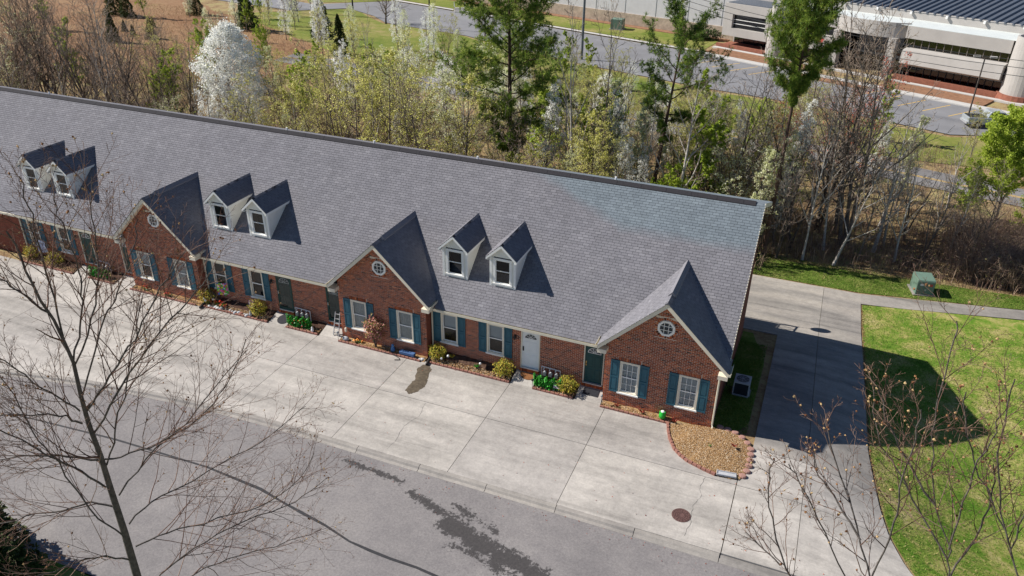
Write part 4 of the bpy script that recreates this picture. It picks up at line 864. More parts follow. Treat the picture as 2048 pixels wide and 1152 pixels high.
# gas meters with green garland borders
def meters(k,label,extra):
    o=-k*PER; root=empty('gas_meter_bank',(-7.75+o,.2,.15),label,'gas meters','gas meter banks by the doors')
    p=MB(); p.tube([(-.5,.2,-.1),(-.5,.2,.75),(.45,.2,.70),(.45,.2,-.1)],.025,7)
    for x in (-.3,0,.3): p.tube([(x-.07,.2,.72),(x-.07,.12,.6)],.018,6)
    p.build('pipe_frame','white_plastic',root)
    for x in (-.3,0,.3):
        m_=MB(); m_.box(x-.085,x+.085,.04,.17,.32,.54); m_.lathe([(.06,0),(.06,.03),(.03,.04)],12,(x,.1,.54)); mm=m_.build('meter','steel_grey',root,bev=.02)
        MB().lathe([(.035,0),(.035,.012)],12,(x,.1,.575)).build('dial','label_white',mm)
    g_=empty('garland_fence',(-7.75+o,.0,.12),['bright green garland fence round the meters by the white door','bright green garland fence with red flowers by the storm door','bright green garland fence at the far left bed'][k],'garden fence','green garland fences'); r=np.random.default_rng(50+k)
    n=1900; t=r.random(n); x=-.72+1.5*t; P=np.stack([x,-.16+.10*np.abs(x)+r.normal(0,.06,n),.02+.62*r.random(n)*(1-.3*np.abs(np.sin(t*14)))],1); ob('garland',leaves_at(P,.055,r,'leaf_green'),g_)
    f=MB()
    for i in range(7): xx=-.6+1.12*i/6; f.box(xx-.02,xx+.02,-.22+.1*abs(xx),-.2+.1*abs(xx),0,.36)
    f.build('picket','green_gloss',g_)
    if k>=1: 
        n=50; P=np.stack([r.uniform(-.6,.65,n),r.uniform(-.3,-.05,n),r.uniform(.15,.5,n)],1); ob('flowers',leaves_at(P,.045,r,'confetti',r.choice([0,.98,.67,.34],n),.8),g_)
meters(0,'gas meters on a white pipe frame between the white and green doors',0); meters(1,'gas meters on a white pipe frame between storm door and ladder',1); meters(2,'gas meters by the leftmost dark door, behind branches',2)
pk=MB(); pk.box(-.16,.16,-.012,.012,0,.30); pk=pk.build('picture_plaque','confetti',None,(-7.25,-.24,.28)); pk.rotation_euler=(-.5,0,.1); pk.data.attributes['tint'].data.foreach_set('value',[.72]*6); tag(pk,'small pinkish square plaque leaning on the green garland','plaque')
# mats
mt_=MB(); n=16; mt_.add([(0,0,.012)]+[(.42*math.cos(PI+PI*i/n),.40*math.sin(PI+PI*i/n),.012) for i in range(n+1)]+[(.42*math.cos(PI+PI*i/n),.40*math.sin(PI+PI*i/n),-.005) for i in range(n+1)],[(0,i+1,i+2) for i in range(n)]+[(i+1,n+2+i,n+3+i,i+2) for i in range(n)])
def mat_at(me_or,x,label,name='door_mat'):
    o=me_or; o.location=(x,D-.13,.278); o.rotation_euler=(math.atan(.264/.878),0,0); return tag(o,label,'doormat','door mats')
mat_at(mt_.build('door_mat','coir_mat'),DL+.5,'half-round brown coir mat at the white door')
m2=MB(); m2.box(-.38,.38,-.42,-.02,0,.014); mat_at(m2.build('door_mat','rubber_mat'),GD+.55,'black rectangular mat at the right green door')
m3=MB(); m3.lathe([(.34,0),(.34,.014)],20,(0,-.36,0)); mat_at(m3.build('door_mat','rubber_mat'),DL+.52-PER,'dark round mat at the green storm door')
# flags, wheel, ladder, jar and so on
def flag(x,y,label,cols,h=1.25,w_=.42,rz=0,fh=.6):
    root=empty('garden_flag',(x,y,.15),label,'flag','garden flags'); root.rotation_euler=(0,0,rz); MB().tube([(0,0,0),(0,0,h),(w_,0,h)],.008,5).build('pole','black_plastic',root)
    f=MB(); nx,nz=7,10
    for i in range(nx):
        for j in range(nz):
            P=lambda a,b:(.01+w_*a/nx,.03*math.sin(a*1.3+b*.6),h-.02-fh*b/nz); f.add([P(i,j+1),P(i+1,j+1),P(i+1,j),P(i,j)],[(0,1,2,3)],0,cols(i/nx,j/nz))
    f.build('banner','confetti',root)
rf=random.Random(3)
flag(-27.45,.10,'multicoloured garden flag below the window beside the left gable',lambda a,b: rf.choice([.34,.34,.17,.5,.0,.67,.84,.3]),1.35,.62,.25,.75)
flag(-25.35,.05,'small pale garden flag with red spots below the window by the storm door',lambda a,b: rf.choice([.67,.67,.67,.9,.84]),.75,.3,.2,.45)
flag(-41.2,.10,'pale blue garden flag at the far left, behind branches',lambda a,b: rf.choice([.58,.6,.62]),1.4,.62,.1,.8)
wh=empty('wagon_wheel',(-28.0,.12,.16),'dark wooden wagon wheel standing in the bed right of the left gable','wheel'); q=MB(); n=20
q.tube([(.32*math.cos(2*PI*i/n),0,.32+.32*math.sin(2*PI*i/n)) for i in range(n+1)],.022,5,cap=False); q.build('rim','bark_dark',wh); q=MB(); q.lathe([(.05,-.04),(.05,.04)],8,(0,0,.32)); q.build('hub','bark_dark',wh)
for i in range(8): MB().bar((0,0,.32),(.31*math.cos(i*PI/4),0,.32+.31*math.sin(i*PI/4)),.02,.02).build('spoke','bark_dark',wh)
ld=empty('ladder',(-19.62,.02,.12),'small aluminium ladder leaning at the left corner of the middle gable','ladder'); 
for x in (-.16,.16): MB().bar((x,-.16,0),(x*.85,.22,1.25),.03,.06).build('rail','alu',ld)
for i in range(5): t=(i+.5)/5; MB().bar((-.15,-.16+.38*t,1.25*t),(.15,-.16+.38*t,1.25*t),.06,.02).build('rung','alu',ld)
jr=empty('green_jar',(-2.15,-.24,.08),'bright green round jar with white lid in the gravel under the right gable','jar'); q=MB(); q.lathe([(.09,0),(.14,.05),(.165,.15),(.15,.27),(.10,.34),(.10,.37)],16); q.build('body','green_gloss',jr,smooth=True); q=MB(); q.lathe([(.085,.36),(.09,.39),(.05,.42)],12); q.build('lid','white_plastic',jr)
for s_ in (-1,1): MB().lathe([(.02,0),(.045,.04),(.03,.09),(.0,.1)],8,(s_*.11,-.02,.30)).build('ear','green_gloss',jr)
bn=empty('planter_trough',(-15.25,-.30,.06),'blue patterned low trough under the right window of the middle gable','planter'); q=MB(); q.box(-.42,.42,-.11,.11,.10,.26); q.build('box','bench_blue',bn,bev=.02)
for s_ in (-.3,.3): MB().box(s_-.04,s_+.04,-.09,.09,0,.10).build('foot','steel_grey',bn)
q=MB()
q.lathe([(.10,0),(.12,.1),(.09,.22),(.05,.26),(.08,.32),(.06,.39),(.0,.42)],12); tag(q.build('garden_figure','flag_blue',None,(-16.15,-.2,.08),smooth=True),'dark blue squat figurine in the gravel right of the rose bush','figurine')
q=MB(); q.lathe([(.10,0),(.13,.05),(.12,.13),(.06,.19),(0,.21)],10,sx=1.6); tag(q.build('garden_figure','splash_grey',None,(-18.95,-.24,.08),smooth=True),'grey resting animal figurine in the gravel right of the ladder','figurine')
q=MB(); q.lathe([(.06,0),(.09,.08),(.07,.2),(.05,.24),(.065,.29),(.0,.36)],10); tag(q.build('garden_figure','splash_grey',None,(-25.05,-.25,.1),smooth=True),'pale grey statue in front of the shrub by the storm door','figurine')
q=MB(); q.lathe([(.06,0),(.08,.08),(.06,.17),(.045,.21),(.055,.26),(.0,.32)],10); tag(q.build('garden_figure','white_plastic',None,(-21.0,-.28,.1),smooth=True),'small white statue at the right end of the meter bed by the ladder','figurine')
wl=empty('wall_lantern',(-18.98,-.10,.50),'cream lantern jar hung low on the middle gable left of the window','lantern'); q=MB(); q.lathe([(.05,0),(.07,.02),(.07,.2),(.04,.24)],10); q.build('jar','cream_trim',wl); MB().tube([(-.05,0,.23),(0,0,.33),(.05,0,.23)],.006,4).build('handle','black_plastic',wl)
r_=random.Random(9)
for i in range(16):
    x=-27.9+3.0*i/15; q=MB(); s_=r_.uniform(.07,.12); q.lathe([(s_*.8,-.02),(s_,s_*.3),(s_*.6,s_*.7),(0,s_*.8)],7,sx=r_.uniform(1,1.5)); o=q.build('border_rock',r_.choice(['splash_grey','label_white','black_plastic','edging_brick']),None,(x,-.24+r_.uniform(-.05,.05),.08)); o.rotation_euler=(0,0,r_.uniform(0,3)); tag(o,'fist-sized border rock in the row along the mulch bed by the storm door','rock','border rocks in the left mulch bed')
for i in range(14):
    q=MB(); s_=r_.uniform(.06,.11); q.lathe([(s_*.8,-.02),(s_,s_*.3),(s_*.6,s_*.6),(0,s_*.7)],7,sx=r_.uniform(1,1.5)); o=q.build('corner_rock',r_.choice(['splash_grey','label_white','splash_grey']),None,(-15.4+1.15*r_.random(),-.42+.25*r_.random(),.06)); o.rotation_euler=(0,0,r_.uniform(0,3)); tag(o,'pale stone in the loose heap at the right foot of the middle gable','rock','stones by the middle gable corner')
hs=MB(); hs.tube([(-16.9,-.35,.07),(-16.5,-.5,.07),(-16.0,-.48,.07),(-15.6,-.6,.06),(-15.45,-.75,.055),(-15.7,-.85,.055)],.018,6); tag(hs.build('garden_hose','black_plastic'),'thin black hose lying along the edging under the middle gable','hose')
# air conditioner
ac=empty('air_conditioner',(.84,4.2,float(H(.84,4.2))),'grey outdoor air conditioner unit beside the right end wall','air conditioner'); MB().box(-.45,.45,-.45,.45,0,.06).build('pad','concrete_kerb',ac)
q=MB(); q.box(-.38,.38,-.38,.38,.06,.16); q.box(-.38,.38,-.38,.38,.80,.88)
for x in (-.38,.33):
    for y in (-.38,.33): q.box(x,x+.05,y,y+.05,.16,.80)
q.build('case','ac_case',ac,bev=.01); MB().box(-.355,.355,-.355,.355,.16,.80).build('coil','ac_grille',ac)
q=MB()
for i in range(12): z=.19+.05*i; q.box(-.375,.375,-.372,-.36,z,z+.008); q.box(.36,.372,-.36,.36,z,z+.008)
q.build('louvre','ac_grille',ac); MB().lathe([(.31,.882),(.31,.89),(.29,.885),(.02,.886)],24).build('fan_opening','ac_grille',ac)
q=MB()
for r in (.08,.15,.22,.29): q.tube([(r*math.cos(2*PI*i/20),r*math.sin(2*PI*i/20),.90) for i in range(21)],.006,4,cap=False)
for i in range(4): a=i*PI/4; q.bar((-.3*math.cos(a),-.3*math.sin(a),.905),(.3*math.cos(a),.3*math.sin(a),.905),.01,.006)
q.build('fan_guard','ac_case',ac)
MB().tube([(.1-.84,4.3-4.2,.9),(.1-.84,4.2-4.2,.3),(-.38,0,.25)],.02,5).build('refrigerant_line','black_plastic',ac)
# satellite dish at the rear deck corner
ds=empty('satellite_dish',(-.95,14.5,1.26),'grey satellite dish on the rear deck, seen by its shadow on the side drive','satellite dish'); MB().tube([(-.1,-.1,-.1),(-.1,-.1,.8)],.025,6).build('mast','galv',ds)
q=MB(); n=20; prof=[(.0,0),(.15,.015),(.28,.05),(.38,.10)]; vs=[];fs=[]
for r,h in prof:
    for i in range(n): vs.append((h,r*math.cos(2*PI*i/n),r*math.sin(2*PI*i/n)*1.05))
for j in range(3):
    for i in range(n): fs.append((j*n+i,j*n+(i+1)%n,(j+1)*n+(i+1)%n,(j+1)*n+i))
q.add(vs,fs); o=q.build('reflector','steel_grey',ds,(.02,-.1,.95)); o.rotation_euler=(0,.45,.2); MB().tube([(.05,-.1,.6),(.55,-.1,.85)],.015,5).build('feed_arm','galv',ds)
# pad transformer
tf=empty('transformer_box',(10.15,23.35,-2.48),'green pad-mounted transformer box on the grass strip by the footpath','utility box'); tf.rotation_euler=(0,0,.22); tf.scale=(.88,.88,.88)
MB().box(-.75,.75,-.85,.85,-.05,.08).build('pad','concrete_kerb',tf)
q=MB(); q.prism([(-.75,.08),(.72,.08),(.72,1.22),(.55,1.32),(-.70,1.25),(-.75,1.15)],'x',-.62,.62); bx_=q.build('cabinet','transformer_green',tf,bev=.02)
q=MB(); q.box(-.58,-.01,-.765,-.75,.14,1.08); q.box(.01,.58,-.765,-.75,.14,1.08); q.build('door','transformer_green',tf)
q=MB(); q.box(-.42,-.18,-.772,-.766,.82,.98); q.build('warning_label','label_white',tf); q=MB(); q.box(.22,.46,-.772,-.766,.78,.98); q.build('warning_label','label_red',tf); q=MB(); q.box(-.05,.06,-.79,-.766,.42,.55); q.build('latch','galv',tf)

# ------------------------------------------------------------------ trees
class Wood:
    def __init__(s): s.V=[];s.F=[];s.T=[];s.n=0
    def tube(s,P,R,k,t=.5):
        P=np.asarray(P,float); R=np.asarray(R,float); n=len(P); d=np.empty_like(P); d[1:-1]=P[2:]-P[:-2]; d[0]=P[1]-P[0]; d[-1]=P[-1]-P[-2]
        d/=np.linalg.norm(d,axis=1)[:,None]+1e-9; ref=np.array((.37,.21,.905)) if abs(d[0]@np.array((.37,.21,.905)))<.93 else np.array((1.,0,0))
        a=np.cross(d,ref); a/=np.linalg.norm(a,axis=1)[:,None]+1e-9; b=np.cross(d,a); an=2*PI*np.arange(k)/k
        V=(P[:,None]+R[:,None,None]*(a[:,None]*np.cos(an)[None,:,None]+b[:,None]*np.sin(an)[None,:,None])).reshape(-1,3)
        i=np.arange(n-1)[:,None]*k; j=np.arange(k)[None]; j2=(j+1)%k; F=np.stack([i+j,i+j2,i+k+j2,i+k+j],-1).reshape(-1,4)
        s.V.append(V); s.F.append(F+s.n); s.T.append(np.full(len(F),t)); s.n+=len(V)
    def mesh(s,name,mat,smooth=True): return mesh_np(name,np.concatenate(s.V),np.concatenate(s.F),np.concatenate(s.T),mat,None,smooth)
def grow_path(r,p,d,L,n,wander,up):
    P=[p]; st=L/n; d=d/np.linalg.norm(d)
    for i in range(n):
        d=d+r.normal(0,wander,3); d[2]+=up; d/=np.linalg.norm(d); p=p+d*st; P.append(p)
    return np.array(P)
def at_t(P,t):
    x=t*(len(P)-1); i=min(int(x),len(P)-2); f=x-i; return P[i]*(1-f)+P[i+1]*f,(P[i+1]-P[i])/(np.linalg.norm(P[i+1]-P[i])+1e-9)
def side_dir(r,d,ang,az):
    ref=np.array((0,0,1.)) if abs(d[2])<.9 else np.array((1.,0,0)); a=np.cross(d,ref); a/=np.linalg.norm(a); b=np.cross(d,a)
    return d*math.cos(ang)+(a*math.cos(az)+b*math.sin(az))*math.sin(ang)
def sprout(r,wood,P,R,n,L,ang,t0,spec,lev,pts,twig):             # children along a branch, recursively
    az=r.random()*6.28
    for i in range(n):
        t=t0+(1-t0)*(i+r.random())/n; p,d=at_t(P,min(t,.995)); az+=2.4+r.normal(0,.4); a=ang*(.8+.4*r.random())
        dd_=side_dir(r,d,a,az); l=L*(1-.55*(t-t0)/(1-t0+1e-6))*(.6+.7*r.random()); rr=max(np.interp(t,np.linspace(0,1,len(R)),R)*.62,spec['rmin'])
        sg=spec['seg'][lev]; Q=grow_path(r,p,dd_,l,sg,spec['wander'],spec['up'][lev]); q=np.linspace(rr,max(rr*.3,spec['rmin']*.7),sg+1)
        (wood if lev<spec['split'] else twig).tube(Q,q,spec['k'][lev],r.random())
        if lev>=spec['leaflev']:
            for u in np.linspace(.25,1,spec['lp']): pts.append(at_t(Q,min(u,.999))[0])
        if lev+1<len(spec['n']): sprout(r,wood,Q,q,max(1,int(spec['n'][lev+1]*(.6+.5*r.random()))),l*spec['lr'][lev+1],spec['ang'][lev+1],.2,spec,lev+1,pts,twig)
BASE=dict(rmin=.0092,seg=[5,4,3,2],wander=.10,up=[.10,.06,.04,.02],split=1,k=[5,4,3,3],n=[17,8,5],lr=[.36,.45,.45],ang=[.75,.75,.8],leaflev=1,lp=3,t0=.2,stems=1,r0=.12,tw=.03,top=1.0)
def tree_proto(seed,leafmat=None,nleaf=0,lsize=.06,bark='bark_grey',H0=10.,jit=.06,tintb=None,**kw):
    sp=dict(BASE); sp.update(kw); r=np.random.default_rng(seed); wd=Wood(); tw=Wood(); pts=[]
    for sidx in range(sp['stems']):
        a=r.random()*6.28; ln=.0 if sp['stems']==1 else .25; d=np.array((ln*math.cos(a+sidx*2.1),ln*math.sin(a+sidx*2.1),1.)); hh=H0*(1 if sidx==0 else .7+.25*r.random())
        P=grow_path(r,np.array((.12*sidx*math.cos(a),.12*sidx*math.sin(a),-.15)),d,hh,12,sp['tw'],.03); r0=sp['r0']*(1 if sp['stems']==1 else .72); R=r0*(1-np.linspace(0,1,13)**.8*.92); R[0]*=1.35
        wd.tube(P,R,7); sprout(r,wd,P,R,sp['n'][0]//(1 if sp['stems']==1 else max(1,sp['stems']-1)),H0*sp['lr'][0],sp['ang'][0],sp['t0'],sp,0,pts,tw)
    out={'trunk':wd.mesh('trunk',bark)}
    if tw.n: out['crown']=tw.mesh('crown','twig_pale')
    if leafmat and nleaf:
        pts=np.array(pts); P=pts[r.integers(0,len(pts),nleaf)]+r.normal(0,jit,(nleaf,3)); out['foliage']=leaves_at(P,lsize,r,leafmat,None,.6)
    return out
PROTO={}
PROTO['bare']=[tree_proto(1,stems=1),tree_proto(2,stems=2,bark='bark_dark'),tree_proto(3,stems=1,bark='bark_pale',ang=[.6,.7,.8],lr=[.30,.45,.45]),tree_proto(4,stems=3)]
PROTO['bud']=[tree_proto(11,'leaf_bud',3700,.054,stems=2,bark='bark_dark'),tree_proto(12,'leaf_bud',3900,.054,stems=1),tree_proto(13,'leaf_bud',3000,.052,stems=3),tree_proto(14,'blossom_pale',4300,.054,stems=2)]
PROTO['blossom']=[tree_proto(21,'blossom',5200,.062,stems=1,ang=[.5,.6,.7],lr=[.30,.45,.45],up=[.2,.12,.05,.02],t0=.12),tree_proto(22,'blossom_pale',5600,.062,stems=2,ang=[.5,.6,.7],up=[.2,.12,.05,.02]),tree_proto(23,'blossom_pale',5000,.060,stems=1,ang=[.55,.6,.7],lr=[.27,.45,.45],up=[.2,.12,.05,.02],t0=.15)]
PROTO['leafy']=[tree_proto(31,'leaf_spring',9000,.095,stems=1,ang=[.6,.7,.7],lr=[.30,.45,.45],t0=.12),tree_proto(32,'leaf_spring',8000,.095,stems=2,t0=.1)]
PROTO['pear']=[tree_proto(41,None,0,stems=1,ang=[.55,.6,.7],lr=[.32,.46,.45],up=[.17,.10,.05,.02],t0=.05,n=[30,8,4])]
def ovoid_petals(seed,H0,rmax,ncl,per,mat,size,z0=.8):
    r=np.random.default_rng(seed); t=r.random(ncl)**.9; rad=rmax*np.sqrt(np.clip(1-((t-.44)/.565)**2,.01,1))*(1-.12*t); a=r.random(ncl)*6.28; f=r.random(ncl)**.4; k=rad*f*(1+.16*np.sin(3*a+seed)+.12*np.sin(t*19+2*a)); c=np.stack([k*np.cos(a),k*np.sin(a),z0+t*(H0-z0-.1)],1)
    P=(c[:,None]+r.normal(0,(.13,.13,.17),(ncl,per,3))).reshape(-1,3); return leaves_at(P,size,r,mat,np.clip(np.repeat(r.normal(.62,.2,ncl),per)+r.normal(0,.12,ncl*per),0,1),.7)
PROTO['pear'][0]['foliage']=ovoid_petals(3,10.,2.5,950,32,'blossom',.062)
PROTO['lush']=[tree_proto(33,'leaf_spring',26000,.085,stems=1,ang=[.8,.7,.7],lr=[.42,.45,.45],t0=.10,n=[26,8,4],jit=.14)]
PROTO['column']=[dict(tree_proto(24,None,0,stems=1,ang=[.45,.6,.7],lr=[.24,.46,.45],up=[.2,.10,.05,.02],t0=.1),foliage=ovoid_petals(7,10.,1.7,230,18,'blossom_pale',.062,1.5)),dict(tree_proto(25,None,0,stems=1,ang=[.45,.6,.7],lr=[.24,.46,.45],up=[.2,.10,.05,.02],t0=.1),foliage=ovoid_petals(8,10.,2.0,240,17,'blossom',.060,1.5))]
PROTO['redbud']=[tree_proto(51,'leaf_red',3800,.055,stems=2,bark='bark_grey')]
PROTO['bigbare']=[tree_proto(61,stems=3,n=[26,8,5],r0=.15,bark='bark_grey',rmin=.008),tree_proto(62,stems=2,n=[24,8,5],r0=.14,bark='bark_dark',rmin=.008)]
PROTO['pale']=[tree_proto(71,stems=1,bark='bark_pale',n=[16,7,4],ang=[.65,.7,.8])]
def pine_proto(seed,dark=0.,t0=.42,nl=34,spread=.30,H0=10.,clumps=9):
    r=np.random.default_rng(seed); wd=Wood(); P=grow_path(r,np.array((0,0,-.2)),np.array((0,0,1.)),H0,14,.008,.01); R=.145*(1-np.linspace(0,1,15)*.85); wd.tube(P,R,8); cl=[]
    az=0
    for i in range(nl):
        t=t0+(1-t0)*(i+r.random()*.6)/nl; p,d=at_t(P,min(t,.995)); az+=2.4+r.normal(0,.3); f=(t-t0)/(1-t0); l=H0*spread*(math.sin(PI*min(1,.22+.8*(1-f)))**.8)*(.55+.6*r.random())*(1.05-.35*f)
        dd_=side_dir(r,d,1.45-.6*f,az); Q=grow_path(r,p,dd_,l,7,.10,.045); rr=np.linspace(.040*(1-.5*f),.008,8); wd.tube(Q,rr,5)
        for u in np.linspace(.22,1,8):
            q,e=at_t(Q,min(u,.999))
            for s_ in range(3):
                dv=side_dir(r,e,.85,r.random()*6.28); L2=l*.27*(.5+.7*r.random()); Z=grow_path(r,q,dv,L2,3,.14,.06); wd.tube(Z,np.linspace(.010,.005,4),3)
                for v in r.random(clumps)*.85+.15: cl.append(at_t(Z,min(v,.999))[0]+r.normal(0,.07,3))
            cl.append(q)
        cl.append(Q[-1])
    cl=np.array(cl); n=len(cl); nn=15; a=r.normal(size=(n,nn,3)); a[...,2]+=.45; a/=np.linalg.norm(a,axis=2)[...,None]; ln=.15*(.7+.6*r.random((n,nn,1))); b=np.cross(a,r.normal(size=(n,nn,3))); b/=np.linalg.norm(b,axis=2)[...,None]
    c=np.broadcast_to(cl[:,None],(n,nn,3)); w_=.0095; V=np.stack([c-b*w_,c+b*w_,c+a*ln],2).reshape(-1,3); F=np.arange(len(V)).reshape(-1,3); tt=np.clip(np.repeat(r.normal(.52-dark,.22,n),nn)+r.normal(0,.1,n*nn),0,1)
    return {'trunk':wd.mesh('trunk','bark_pine'),'foliage':mesh_np('foliage',V,F,tt,'needle')}
PROTO['pine']=[pine_proto(5,.0,.22,46,.40,clumps=8),pine_proto(6,-.04,.64,36,.27,clumps=8),pine_proto(8,.12,.46,24,.36,clumps=5)]
def cedar_proto(seed,H0=3.,rx=.75):
    r=np.random.default_rng(seed); wd=Wood(); wd.tube(np.array([(0,0,-.1),(0,0,1.5),(0,0,H0)]),np.array((.07,.045,.01)),6); n=3000; t=r.random(n)**1.25; rad=rx*(1-t)**.75*(.5+.5*r.random(n)**.5); a=r.random(n)*6.28; rad*=1+.22*np.sin(a*3+seed)+.15*np.sin(t*17+a)
    P=np.stack([rad*np.cos(a),rad*np.sin(a),.12+t*(H0-.1)],1); return {'trunk':wd.mesh('trunk','bark_dark'),'foliage':leaves_at(P,.07,r,'cedar')}
PROTO['cedar']=[cedar_proto(1),cedar_proto(2,3.,.6)]
def mini(seed): return tree_proto(seed,stems=4,H0=5.,n=[16,6,3],lr=[.4,.45,.45],t0=.08,r0=.06,ang=[.7,.7,.8],rmin=.008)
PROTO['round']=[tree_proto(81,stems=1,H0=10,n=[22,9,5],lr=[.55,.45,.45],t0=.18,ang=[.95,.7,.7],r0=.26,rmin=.016,bark='bark_dark')]
def tree(kind,x,y,h,label,group=None,var=None,rz=None,name=None,cat='tree',wide=1.0,z=None,lean=None):
    if kind=='blossom' and y>42: kind2='column'
    else: kind2=kind
    pr=PROTO[kind2]; v=random.randrange(len(pr)) if var is None else var; d=pr[v]; h0={'cedar':3.}.get(kind,10.); s=h/h0
    root=empty(name or {'pine':'pine_tree','pear':'pear_tree','cedar':'cedar_tree','blossom':'blossoming_tree','leafy':'leafy_tree','bud':'budding_tree','redbud':'red_budding_tree'}.get(kind,'bare_tree'),(x,y,float(H(x,y))-.02 if z is None else z),label,cat,group)
    root.scale=(s*wide,s*wide,s); root.rotation_mode='ZYX'; root.rotation_euler=(lean[0] if lean else 0,lean[1] if lean else 0,random.uniform(0,6.28) if rz is None else rz)
    for k_,me in d.items(): ob(k_,me,root)
    return root
# named trees
tree('pine',-20.9,27,18.6,'large bright green pine standing behind the middle of the roof ridge','pines in the wood',0,1.0,wide=1.05)
tree('pine',-.2,24.9,17.9,'tall slim pine rising beside the right end of the roof','pines in the wood',1,2.0,wide=.74,lean=(.0,.045))
tree('pine',-9.1,26,15.7,'dark sparse pine with a bare leaning trunk between the two green pines','pines in the wood',2,.3,wide=.9,lean=(0,.09))
tree('pear',-49.7,29,11.6,'dense white blossoming pear tree standing behind the left roof ridge',None,0,.5,wide=1.12)
tree('bigbare',5.0,29,18.0,'large many-stemmed bare tree right of the slim pine','large bare trees',0,.4,wide=.9)
tree('bigbare',3.2,31,16.0,'bare dark-stemmed tree close behind the slim pine','large bare trees',1,1.4,wide=.8)
tree('pale',2.5,25.1,11.5,'pale thin bare trunk nearest the right end of the roof','pale bare trees',0,0,wide=.7)
tree('pale',4.6,25.1,8.6,'leaning pale bare tree at the grass edge right of the roof','pale bare trees',0,2.2,lean=(0,.22))
tree('pale',12.2,36.1,7.6,'pale bare tree standing before the yellow-lined road','pale bare trees',0,4.0)
for q_,(x,y,h) in enumerate(((-77.5,27,15),(-74.0,28,14.5),(-70.2,26,14.5),(-66.0,27,14),(-61.5,25.5,12.5),(-57.6,26,11.5))): tree('bigbare',x,y,h,['tall dark bare tree at the far left above the ridge','tall bare tree, second from the left above the ridge','tall bare tree, third from the left above the ridge','tall bare tree, fourth from the left above the ridge','tall bare tree, second one left of the white pear','tall bare tree next left of the white pear'][q_],'large bare trees',(q_+1)%2,wide=.95)
tree('bare',.7,24.7,8.5,'dark thin bare tree just right of the slim pine trunk','thin bare trees',1)
tree('lush',16.2,38.5,8.8,'bright spring green tree at the right edge of the picture','bright green trees',0,1.0,wide=1.0,name='leafy_tree')
tree('lush',17.6,33.5,6.5,'lower bright green tree at the right edge above the brush','bright green trees',0,3.0,wide=1.0,name='leafy_tree')
tree('leafy',13.6,37,4.6,'low bright green sapling left of the bright green tree','bright green trees',1,1.0,wide=1.2)
tree('redbud',3.4,37,12.0,'tree with red buds behind the slim pine, before the car park','red budding trees',0,0.,wide=.9)
tree('redbud',-.6,36,9.0,'smaller tree with red buds left of the big bare tree','red budding trees',0,2.,wide=.9)
tree('bare',-14.4,24,16.6,'tallest pale bare tree just right of the large pine','thin bare trees',2,wide=.65); tree('bare',-12.6,24.5,16.1,'second tall bare tree right of the large pine','thin bare trees',0,wide=.65)
tree('pale',-32.3,25,13.2,'white-barked slender tree behind the middle of the roof','pale bare trees',0,1.,wide=.6)
tree('round',-70.2,91.4,5.6,'round bare ornamental tree on the green by the far lane','round bare trees',0,0,wide=1.25); tree('round',-49.5,86.3,5.2,'round bare ornamental tree at the far car park edge','round bare trees',0,2.,wide=1.1)
for i,(x,y,h) in enumerate(((-116.7,78,6),(-112.8,77.1,4.6),(-98.8,60.4,4.6),(-95.7,64.8,3.2),(-103.9,67.5,1.8),(-100.6,65.9,1.6),(-102.4,72,1.8),(-104,84,5),(-73.2,77,6.2),(-64,68,5.5),(-87.5,77,6.5))):
    tree('cedar',x,y,h,['dark cedar bush high on the brown field, leftmost of a pair','dark cedar bush high on the brown field, right of a pair','solitary dark cedar in the middle of the brown field','narrow dark cedar on the brown field','tiny dark cedar seedling on the brown field','tiny dark cedar seedling beside the narrow cedar','small dark cedar seedling at mid field','dark cedar at the upper field edge','dark round cedar before the green by the lane','brown-green cedar among the pale blossom trees','dark cedar beside the yellow-green tree'][i],'cedars on the field',wide=1.15)
for i,(x,y,h,kd) in enumerate(((-86.2,75.2,6.5,'leafy'),(-110.4,78.3,7,'leafy'),(-92,86,6,'leafy'),(-103.6,81.7,6.5,'blossom'),(-98.4,87.1,6,'blossom'),(-87,82,7,'blossom'),(-80.7,80.3,7,'blossom'),(-83,69,6,'blossom'),(-77,73,6.4,'blossom'),(-70.5,72.5,6.8,'blossom'),(-66,66.5,8,'blossom'),(-60.5,66,7.4,'blossom'),(-58,74,7.5,'blossom'),(-54,69,6.8,'blossom'),(-51.5,73,7.2,'blossom'),(-49,66.5,7.5,'blossom'),(-72,62,7,'bud'),(-62,60,7.5,'bud'),(-55,58,7,'bud'),(-67,55,6,'leafy'),(-120.8,60.5,7,'bud'),(-116,63,7,'leafy'),(-124,79,7,'bud'),(-90,60,5,'bud'),(-82,62,6,'blossom'),(-76,56,6.5,'bud'))):
    tree(kd,x,y,h,{'leafy':'yellow-green leafing tree at the far edge of the brown field','blossom':'pale blossoming tree among the thicket before the far green','bud':'budding tree in the thicket beside the brown field'}[kd],{'leafy':'far leafing trees','blossom':'far blossoming trees','bud':'far budding trees'}[kd],wide=.85)
for x,y,h in ((-92,93,9),(-95,90,10),(-97,95,10),(-101,92,9),(-88,90,8),(-104,95,10),(-84,86,9),(-90,98,9)): tree('bare',x,y,h,'bare tree in the clump at the bend of the far lane','bare trees by the far lane',wide=.9)
